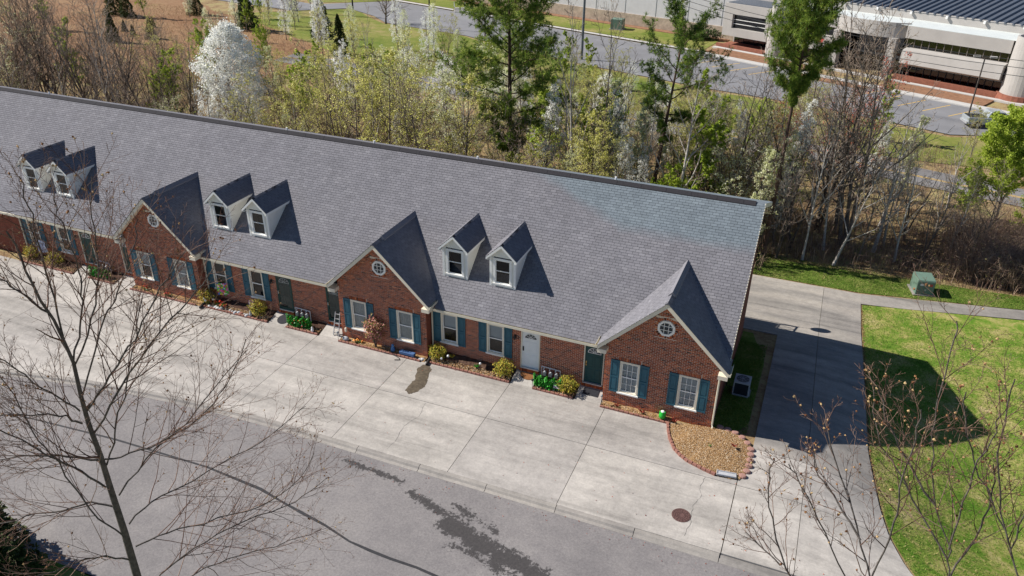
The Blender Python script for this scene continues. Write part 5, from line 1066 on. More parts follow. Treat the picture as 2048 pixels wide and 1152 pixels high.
WOODS=[('bare',-58.8,28.4,5.0),('bare',-49.4,19.6,9.0),('bare',-67.1,19.4,11.6),('bare',-75.3,26.6,10.3),('bare',-46.9,18.1,8.2),('bare',-47.3,25.5,6.9),('bare',-73.8,31.6,8.6),('bare',-69.8,23.1,11.0),('bud',-52.2,22.2,6.3),('bud',-77.8,23.0,10.3),('bud',-73.7,24.6,10.6),('bare',-55.5,25.8,9.7),('bare',-67.5,26.1,10.7),('bare',-57.9,24.7,8.7),('bare',-75.6,26,11.7),('bare',-72.1,28,12.9),('bare',-66.3,29,12.8),('bare',-61.2,25,10.7),('bare',-63.5,21.5,9.5),('bare',-54.1,27,10.3),('bud',-65,33,9),('bud',-60,34,8),
('bare',-27.9,31.0,7.3),('bud',-33.7,30.5,10.2),('bare',-43.4,28.5,6.3),('bud',-45.1,31.2,8.4),('bare',-33.7,23.1,11.6),('bare',-23.8,25.6,10.6),('bud',-38.7,29.2,8.0),('bud',-24.1,20.3,11.0),('bud',-37.7,21.5,9.1),('bud',-45.2,24.9,5.8),('bud',-42.8,30.6,7.7),('bare',-35.6,20.1,9.2),('bud',-31.1,20.4,11.2),('bud',-29.5,22.4,12.0),('bud',-37.0,31.8,6.6),('bare',-25.2,20.5,11.9),('bud',-37.5,26.2,10.9),('bare',-39.3,24.8,7.9),('bud',-23.0,22.8,10.9),('bud',-41.2,23.1,8.3),('bud',-29.4,28.1,9.1),('bud',-31.2,31.1,9.1),('bud',-36.3,24,11),('bud',-26.5,27,12),
('leafy',-55.2,49.9,5.2),('bud',-41.0,36.1,8.0),('bud',-40.8,33.7,9.2),('bud',-59.4,48.2,4.7),('blossom',-46.7,42.3,7.2),('bud',-50.8,43.4,5.5),('blossom',-37.3,39.4,9.2),('blossom',-31.8,47.7,4.6),('blossom',-27.4,42.3,7.2),('blossom',-44.2,38.8,7.6),('blossom',-33.3,40.1,7.5),('leafy',-47.3,35.7,7.7),('blossom',-52,38,7),('blossom',-40,45,7.6),('blossom',-35,44,7.2),('bud',-57,41,6.5),
('bare',-2.9,32.6,7.9),('bare',-5.6,28.3,10.8),('blossom',-10.7,27.6,8.6),('blossom',-13.4,32.7,8.7),('bud',-2.6,24.3,8.7),('blossom',-10.1,22.6,7.8),('bare',-17.0,19.3,9.5),('bud',-12.5,20.7,8.3),('bare',-19.3,24.5,10.2),('blossom',-17.1,25.6,9.4),('bare',-9.8,25.6,10.5),('bare',-16.4,28.9,10.4),('bud',-12.7,22.1,9.8),('bare',-4.2,26.6,12.8),('bud',-4.8,30.8,9.5),('bare',-6.8,23.3,12.9),('bare',-2.8,26,13),('bud',-1.6,29,9),
('leafy',-7.7,40.1,4.6),('blossom',-20.0,38.3,5.8),('blossom',3.2,41,6.2),('blossom',-22.1,35.5,5),('blossom',-5.4,33.3,5.2),('blossom',-22.6,42.3,5.9),('bud',-15.8,43.1,6.2),('blossom',-12.4,34.8,5.8),('blossom',-3.1,36.1,4.7),('bud',-3.2,42.7,4.9),('blossom',-10.3,36.9,4.8),('bud',-8.6,35.4,7.2),
('bare',5.1,33.5,9.2),('bare',11.7,34.6,5.7),('bare',12.4,31.1,5.5),('bare',2.4,33.3,10.9),('bare',7.9,30.1,7.2),('blossom',8.8,37.9,7.2),('blossom',6.8,40,6),('bare',7.5,33,8)]
rx_=random.Random(23)
for i in range(34):
    WOODS.append((rx_.choice(['bud','bud','blossom','blossom','leafy','bud']),round(rx_.uniform(-22,1.5),1),round(rx_.uniform(21.5,45),1),round(rx_.uniform(5,9.5),1)))
for i in range(30):
    x=rx_.uniform(-50,24); y=58-.28*(x+10)+rx_.uniform(-2.2,5.0)
    if x>9 and rx_.random()<.6: continue
    WOODS.append((rx_.choice(['blossom','bud','bud','bare','leafy']),round(x,1),round(min(y,72),1),round(rx_.uniform(3.5,6.5),1)))
rx_=random.Random(19)
for i in range(26):
    x=rx_.uniform(-52,0); WOODS.append((rx_.choice(['blossom','blossom','bud','leafy']),round(x,1),round(rx_.uniform(44,50.5)-max(0,x+20)*.12,1),round(rx_.uniform(4.5,7.5),1)))
rx_=random.Random(41)
for i in range(95):
    x=rx_.uniform(-80,-1); y=rx_.uniform(20.5,47); kd=rx_.choice(['bare','bud','bud','bud','blossom','blossom']) if x>-46 else rx_.choice(['bare','bare','bud','leafy','bare'])
    if math.hypot(x+49.7,y-26)<5.5: continue
    WOODS.append((kd,round(x,1),round(y,1),round(rx_.uniform(3.5,7.5 if x>-46 else 8.5),1)))
for x,y,h in ((1.6,27,12),(3.8,27.5,9),(6.2,26.6,7),(7.2,28.6,11),(8.6,27.4,8),(10.4,29,7),(4.4,31,13),(1.0,30,13),(-1.5,31,12),(9.4,32,8),(13.5,29,6),(14.5,31.5,6.5),(-71,22,13),(-76.5,22,13),(-63,28,12),(-68,31,13),(-58,22,9.5),(-56,30,9)): WOODS.append(('bare',x,y,h))
for kd,x,y,h in WOODS:
    sec='behind the left roof' if x<-45 else ('behind the middle roof' if x<-22 else ('behind the right roof' if x<0 else 'right of the roof'))
    ds=('front row of trees' if y<26 else 'second row of trees') if y<33 else 'back row of trees'
    tree(kd,x,y,h,{'bare':'slender bare tree','bud':'yellow-green budding tree','blossom':'pale blossoming tree','leafy':'yellow-green leafing tree'}[kd]+' in the '+ds+' '+sec,{'bare':'bare trees','bud':'budding trees','blossom':'blossoming trees','leafy':'leafing trees'}[kd]+' '+sec,wide=random.uniform(.95,1.25))
# thicket of brushwood: nobody could count the stems
def brush(name,n,area,hr,seed,leaf=.25,z=None):
    r=np.random.default_rng(seed); V=[];F=[];T=[]; o=0
    B=area(r,n); n=len(B); a=r.random(n)*6.28; h=r.uniform(*hr,n); ln=h*r.uniform(.25,.9,n); zb=H(B[:,0],B[:,1])
    p0=np.stack([B[:,0],B[:,1],zb-.05],1); dx=np.stack([np.cos(a),np.sin(a),np.zeros(n)],1); sdv=np.stack([-np.sin(a),np.cos(a),np.zeros(n)],1)
    p1=p0+dx*(ln*.35)[:,None]+np.array((0,0,1.))*(h*.65)[:,None]; p2=p0+dx*ln[:,None]+np.array((0,0,1.))*(h*r.uniform(.7,1.05,n))[:,None]; w0=(.012+.008*r.random(n))[:,None]
    V=np.stack([p0-sdv*w0,p0+sdv*w0,p1+sdv*w0*.8,p1-sdv*w0*.8,p2],1).reshape(-1,3); b=np.arange(n)[:,None]*5
    F=np.concatenate([b+np.array([[0,1,2]]),b+np.array([[0,2,3]]),b+np.array([[3,2,4]])]); T=np.tile(r.random(n)*.7,3)
    # side twigs
    m_=n*3; i=r.integers(0,n,m_); f=r.random(m_)[:,None]; q=p1[i]*(1-f)+p2[i]*f; e=r.normal(size=(m_,3))*.3*np.minimum(h[i],1.6)[:,None]; e[:,2]=np.abs(e[:,2])*.7; sd2=np.cross(e,r.normal(size=(m_,3))); sd2/=np.linalg.norm(sd2,axis=1)[:,None]+1e-9
    V2=np.stack([q-sd2*.007,q+sd2*.007,q+e],1).reshape(-1,3); F2=np.arange(len(V2)).reshape(-1,3)+len(V); T2=r.random(m_)*.75
    nl=int(n*leaf*4); j=r.integers(0,m_,nl); q=(q+e*r.random(m_)[:,None])[j]+r.normal(0,.05,(nl,3)); a1=r.normal(size=(nl,3)); a1/=np.linalg.norm(a1,axis=1)[:,None]; a2=np.cross(a1,r.normal(size=(nl,3))); a2/=np.linalg.norm(a2,axis=1)[:,None]; s_=.055
    V3=np.stack([q-a1*s_,q+a2*s_*.7,q+a1*s_],1).reshape(-1,3); F3=np.arange(len(V3)).reshape(-1,3)+len(V)+len(V2); T3=.78+.22*r.random(nl)
    return ob(name,mesh_np(name,np.concatenate([V,V2,V3]),np.concatenate([F,F2,F3]),np.concatenate([T,T2,T3]),'brush'))
ar=lambda x0,x1,y0,y1:(lambda r,n:np.stack([r.uniform(x0,x1,n),r.uniform(y0,y1,n)],1))
tag(brush('underbrush',13000,ar(-82,0,21,46),(.4,1.7),1,.8),'tangled brushwood and saplings under the trees behind the roof','brushwood',None,'stuff')
tag(brush('underbrush',2600,ar(-1,16,25.0,34),(.4,1.7),2,.18),'brown bramble thicket on the bank right of the roof','brushwood',None,'stuff')
tag(brush('underbrush',3800,lambda r,n:np.stack([12+7*r.random(n)**.7,25.6+9*r.random(n)],1),(1.0,3.2),3,.06),'dense brown brush at the right edge of the picture','brushwood',None,'stuff')
tag(brush('underbrush',2600,ar(-105,-46,44,70),(.3,1.0),4,.3),'low scrub along the brown field edge','brushwood',None,'stuff')
tag(brush('underbrush',3600,lambda r,n:(lambda x:np.stack([x,57-.26*(x+10)+r.uniform(-3,5,n)],1))(r.uniform(-55,22,n)),(.4,1.3),6,.8),'rough weeds and saplings between the road and the far car park','brushwood',None,'stuff')
tag(brush('underbrush',1400,ar(2,22,36,44),(.3,1.0),5,.3),'rough weeds along the yellow-lined road','brushwood',None,'stuff')
# grass blades
def blades(name,n,area,h,seed,mat='grass_blade',sp=.5,keep=None):
    r=np.random.default_rng(seed); B=area(r,n)
    if keep is not None: B=B[keep(B[:,0],B[:,1])]
    n=len(B); a=r.random(n)*6.28; hh=h*(.5+.9*r.random(n)); w_=.012+.01*r.random(n); P=np.stack([B[:,0],B[:,1],H(B[:,0],B[:,1])+.01],1); d=np.stack([np.cos(a),np.sin(a),np.zeros(n)],1); s_=np.stack([-np.sin(a),np.cos(a),np.zeros(n)],1)
    tip=P+d*(hh*r.uniform(.2,1.2,n))[:,None]+np.array((0,0,1.))*hh[:,None]; V=np.stack([P-s_*w_[:,None],P+s_*w_[:,None],tip],1).reshape(-1,3); F=np.arange(len(V)).reshape(-1,3)
    pat=.51+.27*np.sin(B[:,0]*1.5+1.7*np.sin(B[:,1]*.9))*np.cos(B[:,1]*1.3+B[:,0]*.4)+r.normal(0,.27,n); o=ob(name,mesh_np(name,V,F,np.clip(pat*sp*2,0,1),mat)); return o
tag(blades('grass',90000,lambda r,n:np.stack([6.5+15*r.random(n)**1.2,r.uniform(-13,19.9,n)],1),.055,1,keep=lambda x,y:x>np.array([Rx(q) for q in np.linspace(-14,20,200)])[np.clip(((y+14)/34*199).astype(int),0,199)]+.08),'short patchy green lawn right of the side drive','grass',None,'stuff')
tag(blades('grass',22000,ar(-1,16.5,21.4,25.0),.07,2,sp=.45,keep=lambda x,y:(y>21.45+np.clip((x-6.4)*.18,0,3)) ),'green grass strip between footpath and thicket','grass',None,'stuff')
tag(blades('grass',9000,ar(.05,1.55,.2,11),.06,3,sp=.32),'dark green grass strip along the right end wall','grass',None,'stuff')
tag(blades('leaf_litter',16000,ar(-1,19,24.4,36),.10,4,'dry_blade'),'fallen brown leaves on the bank right of the roof','leaf litter',None,'stuff')
tag(blades('dry_grass',30000,ar(-125,-55,38,90),.35,5,'dry_blade',keep=lambda x,y:inpoly(x,y,[(-130,38),(-84,40),(-62,52),(-66,68),(-86,82),(-106,90),(-130,95)])),'dry brown grass over the field','grass',None,'stuff')
# brown leaves gathered along the side drive edge
r_=np.random.default_rng(77); n=620; Y=-2+21*r_.random(n)**.75; X=np.array([Rx(y) for y in Y])+.04+np.abs(r_.normal(0,.13,n))*(.5+.5*np.sin(Y*1.3)**2); tag(ob('leaf_litter',leaves_at(np.stack([X,Y,H(X,Y)+.03],1),.03,r_,'dry_blade',None,.8,'leaf_litter')),'dull brown leaf litter along the right edge of the side drive','leaf litter',None,'stuff')
# ---- foreground tulip trees seen from above
FG=dict(rmin=.0021,seg=[5,4,3],wander=.10,up=[.05,.05,.05],split=9,k=[4,3,3],n=[0,6,5],lr=[1,.45,.45],ang=[.75,.7,.7],leaflev=1,lp=2)
def cones(P,r,n):
    P=P[r.integers(0,len(P),n)]; V=[];F=[];T=[]
    up=np.array((0,0,1.)); base=[]
    for i,p in enumerate(P):
        k=len(V); s_=.009+.008*r.random(); h=s_*2.4; d=up+r.normal(0,.35,3); d/=np.linalg.norm(d); a=np.cross(d,(1,0,0)); a/=np.linalg.norm(a); b=np.cross(d,a)
        V.append(p); V+= [p+d*h*.45+(a*math.cos(q)+b*math.sin(q))*s_ for q in (0,1.26,2.51,3.77,5.03)]; V.append(p+d*h)
        for q in range(5): F+= [(k,k+1+(q+1)%5,k+1+q),(k+6,k+1+q,k+1+(q+1)%5)]
        T+= [r.random()]*10
    return mesh_np('seed_cones',np.array(V),np.array(F),np.array(T),'seed_cone')
def fg_tree(x,y,trunk,r0,r1,branches,brad,label,seed,ncone,per=(9,1.15)):
    r=np.random.default_rng(seed); root=empty('tulip_tree',(x,y,float(H(x,y))-.06),label,'tree','bare trees in the foreground'); z0=float(root.location.z); O=np.array((x,y,z0)); wd=Wood(); tw=Wood(); pts=[]
    P=np.array(trunk,float)-O; P=np.concatenate([[(0,0,0)],[[P[0,0]*.6,P[0,1]*.6,P[0,2]*.5]],P]); zt=P[-1,2]; R=np.interp(P[:,2]/zt,[0,.12,.65,.87,.93,1],[r0*1.9,r0*1.3,r0*1.1,r0*.46,r0*.3,r1]); wd.tube(P,R,9)
    sprout(r,wd,P[3:],R[3:],10,.9,.8,.1,dict(FG,split=0),0,pts,tw)
    for b in branches:
        Q=np.array(b,float)-O; t=np.linspace(0,1,len(Q)*3); s_=np.linspace(0,1,len(Q)); Q=np.stack([np.interp(t,s_,Q[:,c]) for c in range(3)],1); Q[1:-1]=(Q[:-2]+2*Q[1:-1]+Q[2:])/4; Q[1:]+=r.normal(0,.012,(len(Q)-1,3))
        q=np.linspace(brad*(.8+.4*r.random()),.006,len(Q)); wd.tube(Q,q,6); L=np.linalg.norm(np.diff(Q,axis=0),axis=1).sum()
        sprout(r,wd,Q,q,int(per[0]*(.6+L*.35)),per[1]*(.5+.2*L),.62,.12,dict(FG,split=0),0,pts,tw)
        pts.append(Q[-1])
    ob('trunk',wd.mesh('trunk','bark_tulip'),root); ob('crown',tw.mesh('crown','twig'),root); o=ob('seed_cones',cones(np.array(pts),r,ncone),root); o['kind']='stuff'; return root
TRUNK=[(-5.69,-24.2,12.22),(-5.66,-24.16,13.33),(-5.66,-24.15,14.2),(-5.66,-24.16,14.96),(-5.66,-24.16,15.54),(-5.67,-24.18,16.05),(-5.67,-24.17,16.46),(-5.65,-24.15,16.97),(-5.67,-24.17,17.27),(-5.69,-24.2,17.58),(-5.73,-24.26,17.87),(-5.74,-24.28,18.09),(-5.76,-24.3,18.25),(-5.76,-24.3,18.44),(-5.77,-24.31,18.58),(-5.79,-24.35,18.75)]
BR=[[(-5.64,-24.13,15.46),(-5.44,-23.86,15.41),(-5.17,-23.51,15.46),(-4.9,-23.16,15.66),(-4.68,-22.87,15.97),(-4.44,-22.55,16.66)],[(-5.62,-24.1,14.82),(-5.37,-23.68,15.31),(-5.11,-23.25,15.54),(-4.82,-22.77,16.05),(-4.58,-22.38,16.37)],[(-5.61,-24.09,14.29),(-5.53,-23.68,14.45),(-5.43,-23.14,14.27),(-5.28,-22.28,14.22),(-5.12,-21.44,14.14),(-5.02,-20.89,14.28)],[(-5.61,-24.09,13.87),(-5.41,-23.83,13.91),(-5.1,-23.4,13.85),(-4.66,-22.82,13.79),(-4.32,-22.36,13.83),(-4.05,-22.0,14.42)],[(-5.67,-24.16,12.94),(-5.38,-23.73,13.34),(-5.05,-23.23,13.5),(-4.67,-22.66,13.53),(-4.32,-22.14,13.5),(-4.05,-21.74,13.73)],[(-5.64,-24.13,15.36),(-5.53,-23.94,15.88),(-5.44,-23.77,16.26),(-5.31,-23.55,16.99),(-5.21,-23.36,17.52)],[(-5.66,-24.16,16.25),(-5.42,-23.97,16.63),(-5.15,-23.76,17.06),(-4.97,-23.63,17.44),(-4.69,-23.41,17.93),(-4.47,-23.24,18.29)],[(-5.69,-24.2,15.02),(-5.82,-24.4,15.45),(-5.95,-24.6,15.79),(-6.16,-24.92,16.37),(-6.28,-25.1,16.67)],[(-5.71,-24.23,16.09),(-5.79,-24.39,16.31),(-5.89,-24.6,16.45),(-6.05,-24.92,16.6)],[(-5.7,-24.22,16.28),(-5.76,-24.41,16.63),(-5.83,-24.66,17.08),(-5.88,-24.81,17.38)],[(-5.67,-24.18,14.67),(-5.93,-24.35,14.8),(-6.27,-24.57,14.71),(-6.63,-24.79,14.66),(-6.97,-25.01,14.6)],[(-5.68,-24.18,14.15),(-5.85,-24.35,14.56),(-6.0,-24.5,15.58),(-6.09,-24.59,15.98),(-6.13,-24.62,16.46),(-6.2,-24.69,16.98)],[(-5.68,-24.17,15.47),(-6.05,-24.41,15.6),(-6.39,-24.63,15.68),(-6.64,-24.78,15.63)],[(-5.65,-24.15,16.97),(-5.59,-23.95,17.46),(-5.56,-23.85,17.76),(-5.55,-23.83,18.05),(-5.56,-23.84,18.41),(-5.56,-23.86,18.79),(-5.57,-23.87,19.03)],[(-5.66,-24.15,16.49),(-5.49,-23.75,17.38),(-5.42,-23.58,17.56),(-5.35,-23.43,17.84),(-5.27,-23.24,18.22),(-5.23,-23.14,18.5)],[(-5.67,-24.17,15.88),(-5.19,-23.89,16.68),(-4.71,-23.63,17.36),(-4.3,-23.39,17.81),(-4.06,-23.25,18.12)],[(-5.67,-24.17,13.66),(-5.71,-24.54,14.11),(-5.77,-25.05,14.33),(-5.82,-25.5,14.59)],[(-5.68,-24.18,12.65),(-5.55,-23.21,12.53),(-5.46,-22.47,12.16),(-5.35,-21.65,11.63),(-5.23,-20.7,11.15)],[(-5.67,-24.17,17.27),(-5.66,-24.16,17.96),(-5.65,-24.14,18.46),(-5.65,-24.12,18.93),(-5.64,-24.12,19.33)],[(-5.65,-24.14,16.93),(-5.48,-23.81,17.56),(-5.41,-23.69,18.05),(-5.38,-23.63,18.6),(-5.33,-23.54,19.18)],[(-5.69,-24.2,17.58),(-5.83,-24.31,17.87),(-5.95,-24.39,18.08),(-6.08,-24.49,18.23)]]
fg_tree(-5.69,-24.2,TRUNK,.060,.010,BR,.0135,'large bare tulip tree with seed cones filling the lower left foreground',5,520,(13,1.3))
RBS=[[[(3.6,-22.45,15.27),(3.54,-22.41,15.56),(3.2,-22.18,16.24),(2.89,-21.97,16.77),(2.76,-21.89,17.07)],[(3.3,-22.4,15.45),(2.93,-22.35,16.02),(2.63,-22.31,16.52),(2.47,-22.28,16.66)],[(3.01,-22.35,14.71),(2.75,-22.22,15.02),(2.47,-22.07,15.59),(2.35,-22.01,15.95),(2.32,-22.0,16.45)],[(2.64,-22.29,15.22),(2.38,-22.21,15.36),(2.19,-22.14,15.42)],[(3.54,-22.44,15.54),(3.61,-22.47,16.33),(3.54,-22.44,16.83),(3.53,-22.44,17.46),(3.5,-22.42,17.8)],[(3.34,-22.41,16.02),(3.08,-22.25,16.28),(2.84,-22.11,16.43),(2.7,-22.02,16.74)]],
[[(4.41,-22.3,15.0),(4.27,-22.25,15.73),(4.19,-22.22,16.11),(4.01,-22.16,16.39),(3.82,-22.09,16.93),(3.73,-22.06,17.38),(3.69,-22.05,17.78),(3.67,-22.04,18.29),(3.64,-22.03,18.61)],[(4.21,-22.24,15.93),(3.79,-22.1,16.41),(3.53,-22.01,16.73),(3.25,-21.91,17.11),(3.13,-21.87,17.56)],[(4.19,-22.23,16.06),(4.14,-22.23,16.86),(4.2,-22.23,17.46),(4.19,-22.23,17.81)],[(3.95,-22.16,16.53),(3.5,-22.06,17.03),(3.28,-22.01,17.38),(3.14,-21.97,17.69)]],
[[(5.12,-22.27,15.39),(4.87,-22.2,15.94),(4.55,-22.11,16.55),(4.33,-22.04,17.32),(4.28,-22.03,17.7),(4.26,-22.02,18.1)],[(4.74,-22.12,16.17),(4.72,-22.11,16.85),(4.61,-22.07,17.41)],[(4.64,-22.08,16.38),(4.29,-22.01,16.87),(4.04,-21.96,17.39),(3.91,-21.94,17.82)],[(4.37,-21.97,15.47),(4.46,-22.0,16.23),(4.46,-22.0,16.72),(4.36,-21.97,17.05)]]]
for i,(b,x,lb) in enumerate(zip(RBS,(3.5,4.45,5.2),('leftmost bare tree top at the lower right, over the drive','middle bare tree top at the lower right, over the lawn','rightmost bare tree top at the lower right corner'))):
    s0=b[0][0]; fg_tree(x,-22.6,[(x,-22.55,9.),(x*.5+s0[0]*.5,-22.5,s0[2]-1.5),s0],.045,.016,b,.0105,lb,20+i,150,(9,.9))
# evergreen at the lower left corner beyond the street
r_=np.random.default_rng(8); cd=PROTO['cedar'][0]; 
for i,(x,y,h,wd_) in enumerate(((-22.7,-17.7,3.8,1.5),(-21.3,-18.7,3.5,1.6),(-24.2,-18.2,3.8,1.4))):
    tree('cedar',x,y,h,['dark evergreen at the lower left edge beside the street','dark evergreen in the lower left corner beside the grass','dark evergreen furthest left at the lower edge'][i],'evergreens in the lower left corner',0,i*1.,wide=wd_/1.0)

# ------------------------------------------------------------------ far office block, cars, poles
G0=-2.5
of=empty('office_building',(O2[0],O2[1],G0),'low beige office block with round corner towers and grey metal roof beyond the car park','building'); of.rotation_euler=(0,0,math.atan2(dd[1],dd[0]))
def part(name,mat,fn,parent=of,**k): q=MB(); fn(q); return q.build(name,mat,parent,**k)
part('wall','office_beige',lambda q:(q.box(0,7.6,0,9,1.75,2.9),q.box(0,1.5,0,9,2.9,4.9),q.box(7.1,7.6,0,9,2.9,4.9),q.box(0,7.6,0,5.5,4.9,6.4),q.box(0.3,7.6,3.0,9,-.1,1.75)))
part('window_band','glass_dark',lambda q:q.box(1.5,7.1,.55,.6,2.9,4.9)); part('room','room_dark',lambda q:q.box(1.5,7.1,1.6,1.7,2.9,4.9))
for z in (3.5,4.1): part('louvre_rail','white_trim',lambda q:q.box(1.5,7.1,.3,.36,z,z+.08))
for i in range(8): part('window','glass_dark',lambda q:q.box(.5+i*.88,1.3+i*.88,2.9,2.95,.35,1.7)); part('mullion','black_plastic',lambda q:q.box(1.31+i*.88,1.37+i*.88,2.86,2.99,.3,1.75))
part('planter_wall','brick_red_far',lambda q:(q.box(0,8,-1.2,-.9,0,.7),q.box(0,8,-.9,2.9,0,.35)))
part('round_tower','office_beige',lambda q:q.lathe([(1.45,0),(1.35,6.9),(1.15,6.9),(1.15,6.6)],28,(9.0,.6,0)))
part('wall','office_beige',lambda q:(q.box(10.0,17.5,.6,5.5,5.1,6.5),q.box(10.0,17.5,.2,9,1.9,3.9),q.box(10,17.5,1.3,9,-.1,1.9)))
part('window_band','glass_dark',lambda q:q.box(10.0,17.5,1.1,1.15,3.9,5.1)); part('room','room_dark',lambda q:q.box(10,17.5,2.0,2.1,3.9,5.1))
for i in range(8): part('window','glass_dark',lambda q:q.box(10.2+i*.9,11.0+i*.9,.9,.95,.35,1.85))
# entrance: curved canopy on piers
def canopy(q):
    n=14
    for i in range(n):
        a=PI*(1.08+.84*i/n);b=PI*(1.08+.84*(i+1)/n); f=lambda t,r:(22+r*5.2*math.cos(t),2.0+r*2.6*math.sin(t))
        p=[f(a,1),f(b,1),f(b,.93),f(a,.93)]; q.add([(x,y,z) for z in (5.0,6.9) for x,y in p],[(0,1,5,4),(3,7,6,2),(4,5,6,7),(0,3,2,1)])
    q.box(17.2,26.8,2.0,5.5,5.0,6.69)
part('canopy','office_beige',canopy); part('pier','office_beige',lambda q:q.box(17.6,18.6,-.2,.9,0,5.0)); part('pier','office_beige',lambda q:q.box(25.2,26.2,-.2,.9,0,5.0)); part('entrance_glass','glass_dark',lambda q:q.box(18,26.5,3,3.05,.2,4.9)); part('room','room_dark',lambda q:q.box(17.5,26.5,3.6,3.7,0,5))
part('wall','office_beige',lambda q:(q.box(27,39.5,.4,5.5,5.2,6.7),q.prism([(.0,1.95),(-.9,2.3),(-.6,3.9),(.6,4.05),(9,4.05),(9,1.95)],'x',27.4,39.5),q.box(27,39.5,1.4,9,-.1,1.95)))
part('window_band','glass_dark',lambda q:q.box(27,39.5,.75,.8,4.06,5.2)); part('room','room_dark',lambda q:q.box(27,39.5,1.6,1.7,4.06,5.2))
for i in range(14): part('mullion','bark_grey',lambda q:q.box(27.2+i*.93,27.28+i*.93,.70,.82,4.06,5.2))
for i in range(13): part('window','glass_dark',lambda q:q.box(27.4+i*.93,28.25+i*.93,.9,.95,.35,1.93)); part('mullion','black_plastic',lambda q:q.box(27.27+i*.93,27.37+i*.93,.86,1.0,.3,1.93))
part('planter_wall','brick_red_far',lambda q:(q.box(27,39.6,-.6,-.3,0,.75),q.box(27,39.6,-.3,1.38,0,.35)))
part('round_tower','office_beige',lambda q:q.lathe([(2.1,.8),(1.9,7.4),(1.65,7.4),(1.65,7.0)],32,(41.6,.8,0))); part('tower_base','brick_red_far',lambda q:q.lathe([(2.5,0),(2.4,.8)],24,(41.6,.8,0)))
part('wall','office_beige',lambda q:(q.box(43.6,70,.6,5.5,5.2,6.7),q.box(43.6,70,.2,9,1.9,4.0),q.box(43.6,70,2.6,9,-.1,1.9))); part('window_band','glass_dark',lambda q:q.box(43.6,70,1.2,1.25,4.0,5.2))
part('flat_roof','roof_white',lambda q:q.box(9.8,70,.42,5.6,6.705,6.76)); part('flat_roof','roof_metal',lambda q:q.box(.3,7.3,.3,5.4,6.41,6.5))
part('clerestory_wall','office_beige',lambda q:q.box(0,90,5.6,6.0,5,7.75))
def mroof_(q):
    q.add([(0,5.55,7.65),(90,5.55,7.65),(90,60,12.2),(0,60,12.2)],[(0,1,2,3)])
    x=.3
    while x<90: q.add([(x,5.5,7.65),(x+.28,5.5,7.65),(x+.28,60,12.2),(x,60,12.2),(x+.08,5.5,7.86),(x+.2,5.5,7.86),(x+.2,60,12.41),(x+.08,60,12.41)],[(4,5,6,7),(0,4,7,3),(5,1,2,6),(0,1,5,4)]); x+=.95
part('metal_roof','roof_metal',mroof_)
for i in range(10): part('gutter_bracket','white_trim',lambda q:q.box(2+i*4.6,2.25+i*4.6,5.2,5.5,7.4,7.7))
part('pavement','walk_concrete',lambda q:(q.box(0,70,-7.6,-6.2,.0,.2),)); part('planting_strip','mulch_orange',lambda q:(q.box(1,17,-6.1,-1.3,0,.16),q.box(27.5,40,-6.1,-2.2,0,.16),q.box(18,27,-9.3,-7.7,.08,.22))); part('pavement','walk_concrete',lambda q:(q.box(0,70,-2.1,-1.3,0,.22),))
part('flag','label_red',lambda q:q.add([(16.4,-2.3,3.6),(17.2,-2.3,3.3),(17.5,-2.25,3.9),(16.7,-2.25,4.25)],[(0,1,2,3)])); part('flag_pole','galv',lambda q:q.tube([(16.5,-2.3,0),(16.5,-2.3,5.5)],.05,6))
# white warehouse behind on the left
wa=empty('warehouse',(-16.2,104,G0),'long white panel warehouse wall with stone base left of the office block','building'); wa.rotation_euler=(0,0,math.atan2(-10.2,33.0))
part('wall','panel_white',lambda q:q.box(-80,9,0,30,1.9,11),wa)
part('stone_base','office_stone',lambda q:q.box(-80,9,-.25,29,0,1.9),wa)
for x in np.arange(-78,8,6.0): part('panel_joint','steel_grey',lambda q:q.box(x,x+.10,-.03,.0,1.9,11),wa)
part('planting_strip','mulch_orange',lambda q:q.box(-80,2,-1.9,-.3,0,.12),wa); part('roof','roof_metal',lambda q:q.box(-80,9,.2,29.8,11,11.3),wa)
for i,(x,y,h,wd_) in enumerate(((-17.8,104,1.7,2.4),(-19.6,103.2,1.3,2.0))): 
    root=empty('clipped_hedge',(x,y-2,G0),['clipped dark hedge at the office corner','smaller clipped hedge left of the office corner'][i],'hedge','hedges by the office'); MB().tube([(0,0,0),(0,0,.8)],.08,5).build('stem','bark_dark',root); ob('foliage',leaf_cloud(1400,wd_,1.0,h*.55,.14,60+i,'cedar',.5),root)
tb=empty('transformer_box',(-33.2,104.5,G0),'pale green utility box on the lawn before the white warehouse','utility box'); MB().box(-1.0,1.0,-.9,.9,.1,1.7).build('cabinet','transformer_green',tb,bev=.05); MB().box(-1.2,1.2,-1.1,1.1,0,.1).build('pad','concrete_kerb',tb)
# handrail steps and walk across the lane
hr=empty('handrail_steps',(-64,107.6,G0),'concrete steps with metal handrails on the far lawn','steps'); hr.rotation_euler=(0,0,.5)
for i in range(4): MB().box(-1.0,1.0,-.6+i*.5,-.1+i*.5,0,.16*(i+1)).build('step','walk_concrete',hr)
for x in (-1.0,1.0): MB().tube([(x,-.7,0),(x,-.7,.9),(x,1.5,1.6),(x,1.5,.6)],.05,5).build('handrail','galv',hr)
loft('lane_kerb',[(-81.1,113.3),(-59.7,106.3),(-42,100.1),(-24.1,94.0),(-15.4,91.2)],[(-81.1,114.3),(-59.7,107.3),(-42,101.1),(-24.1,95.0),(-15.4,92.2)],20,'walk_concrete',.16,3)
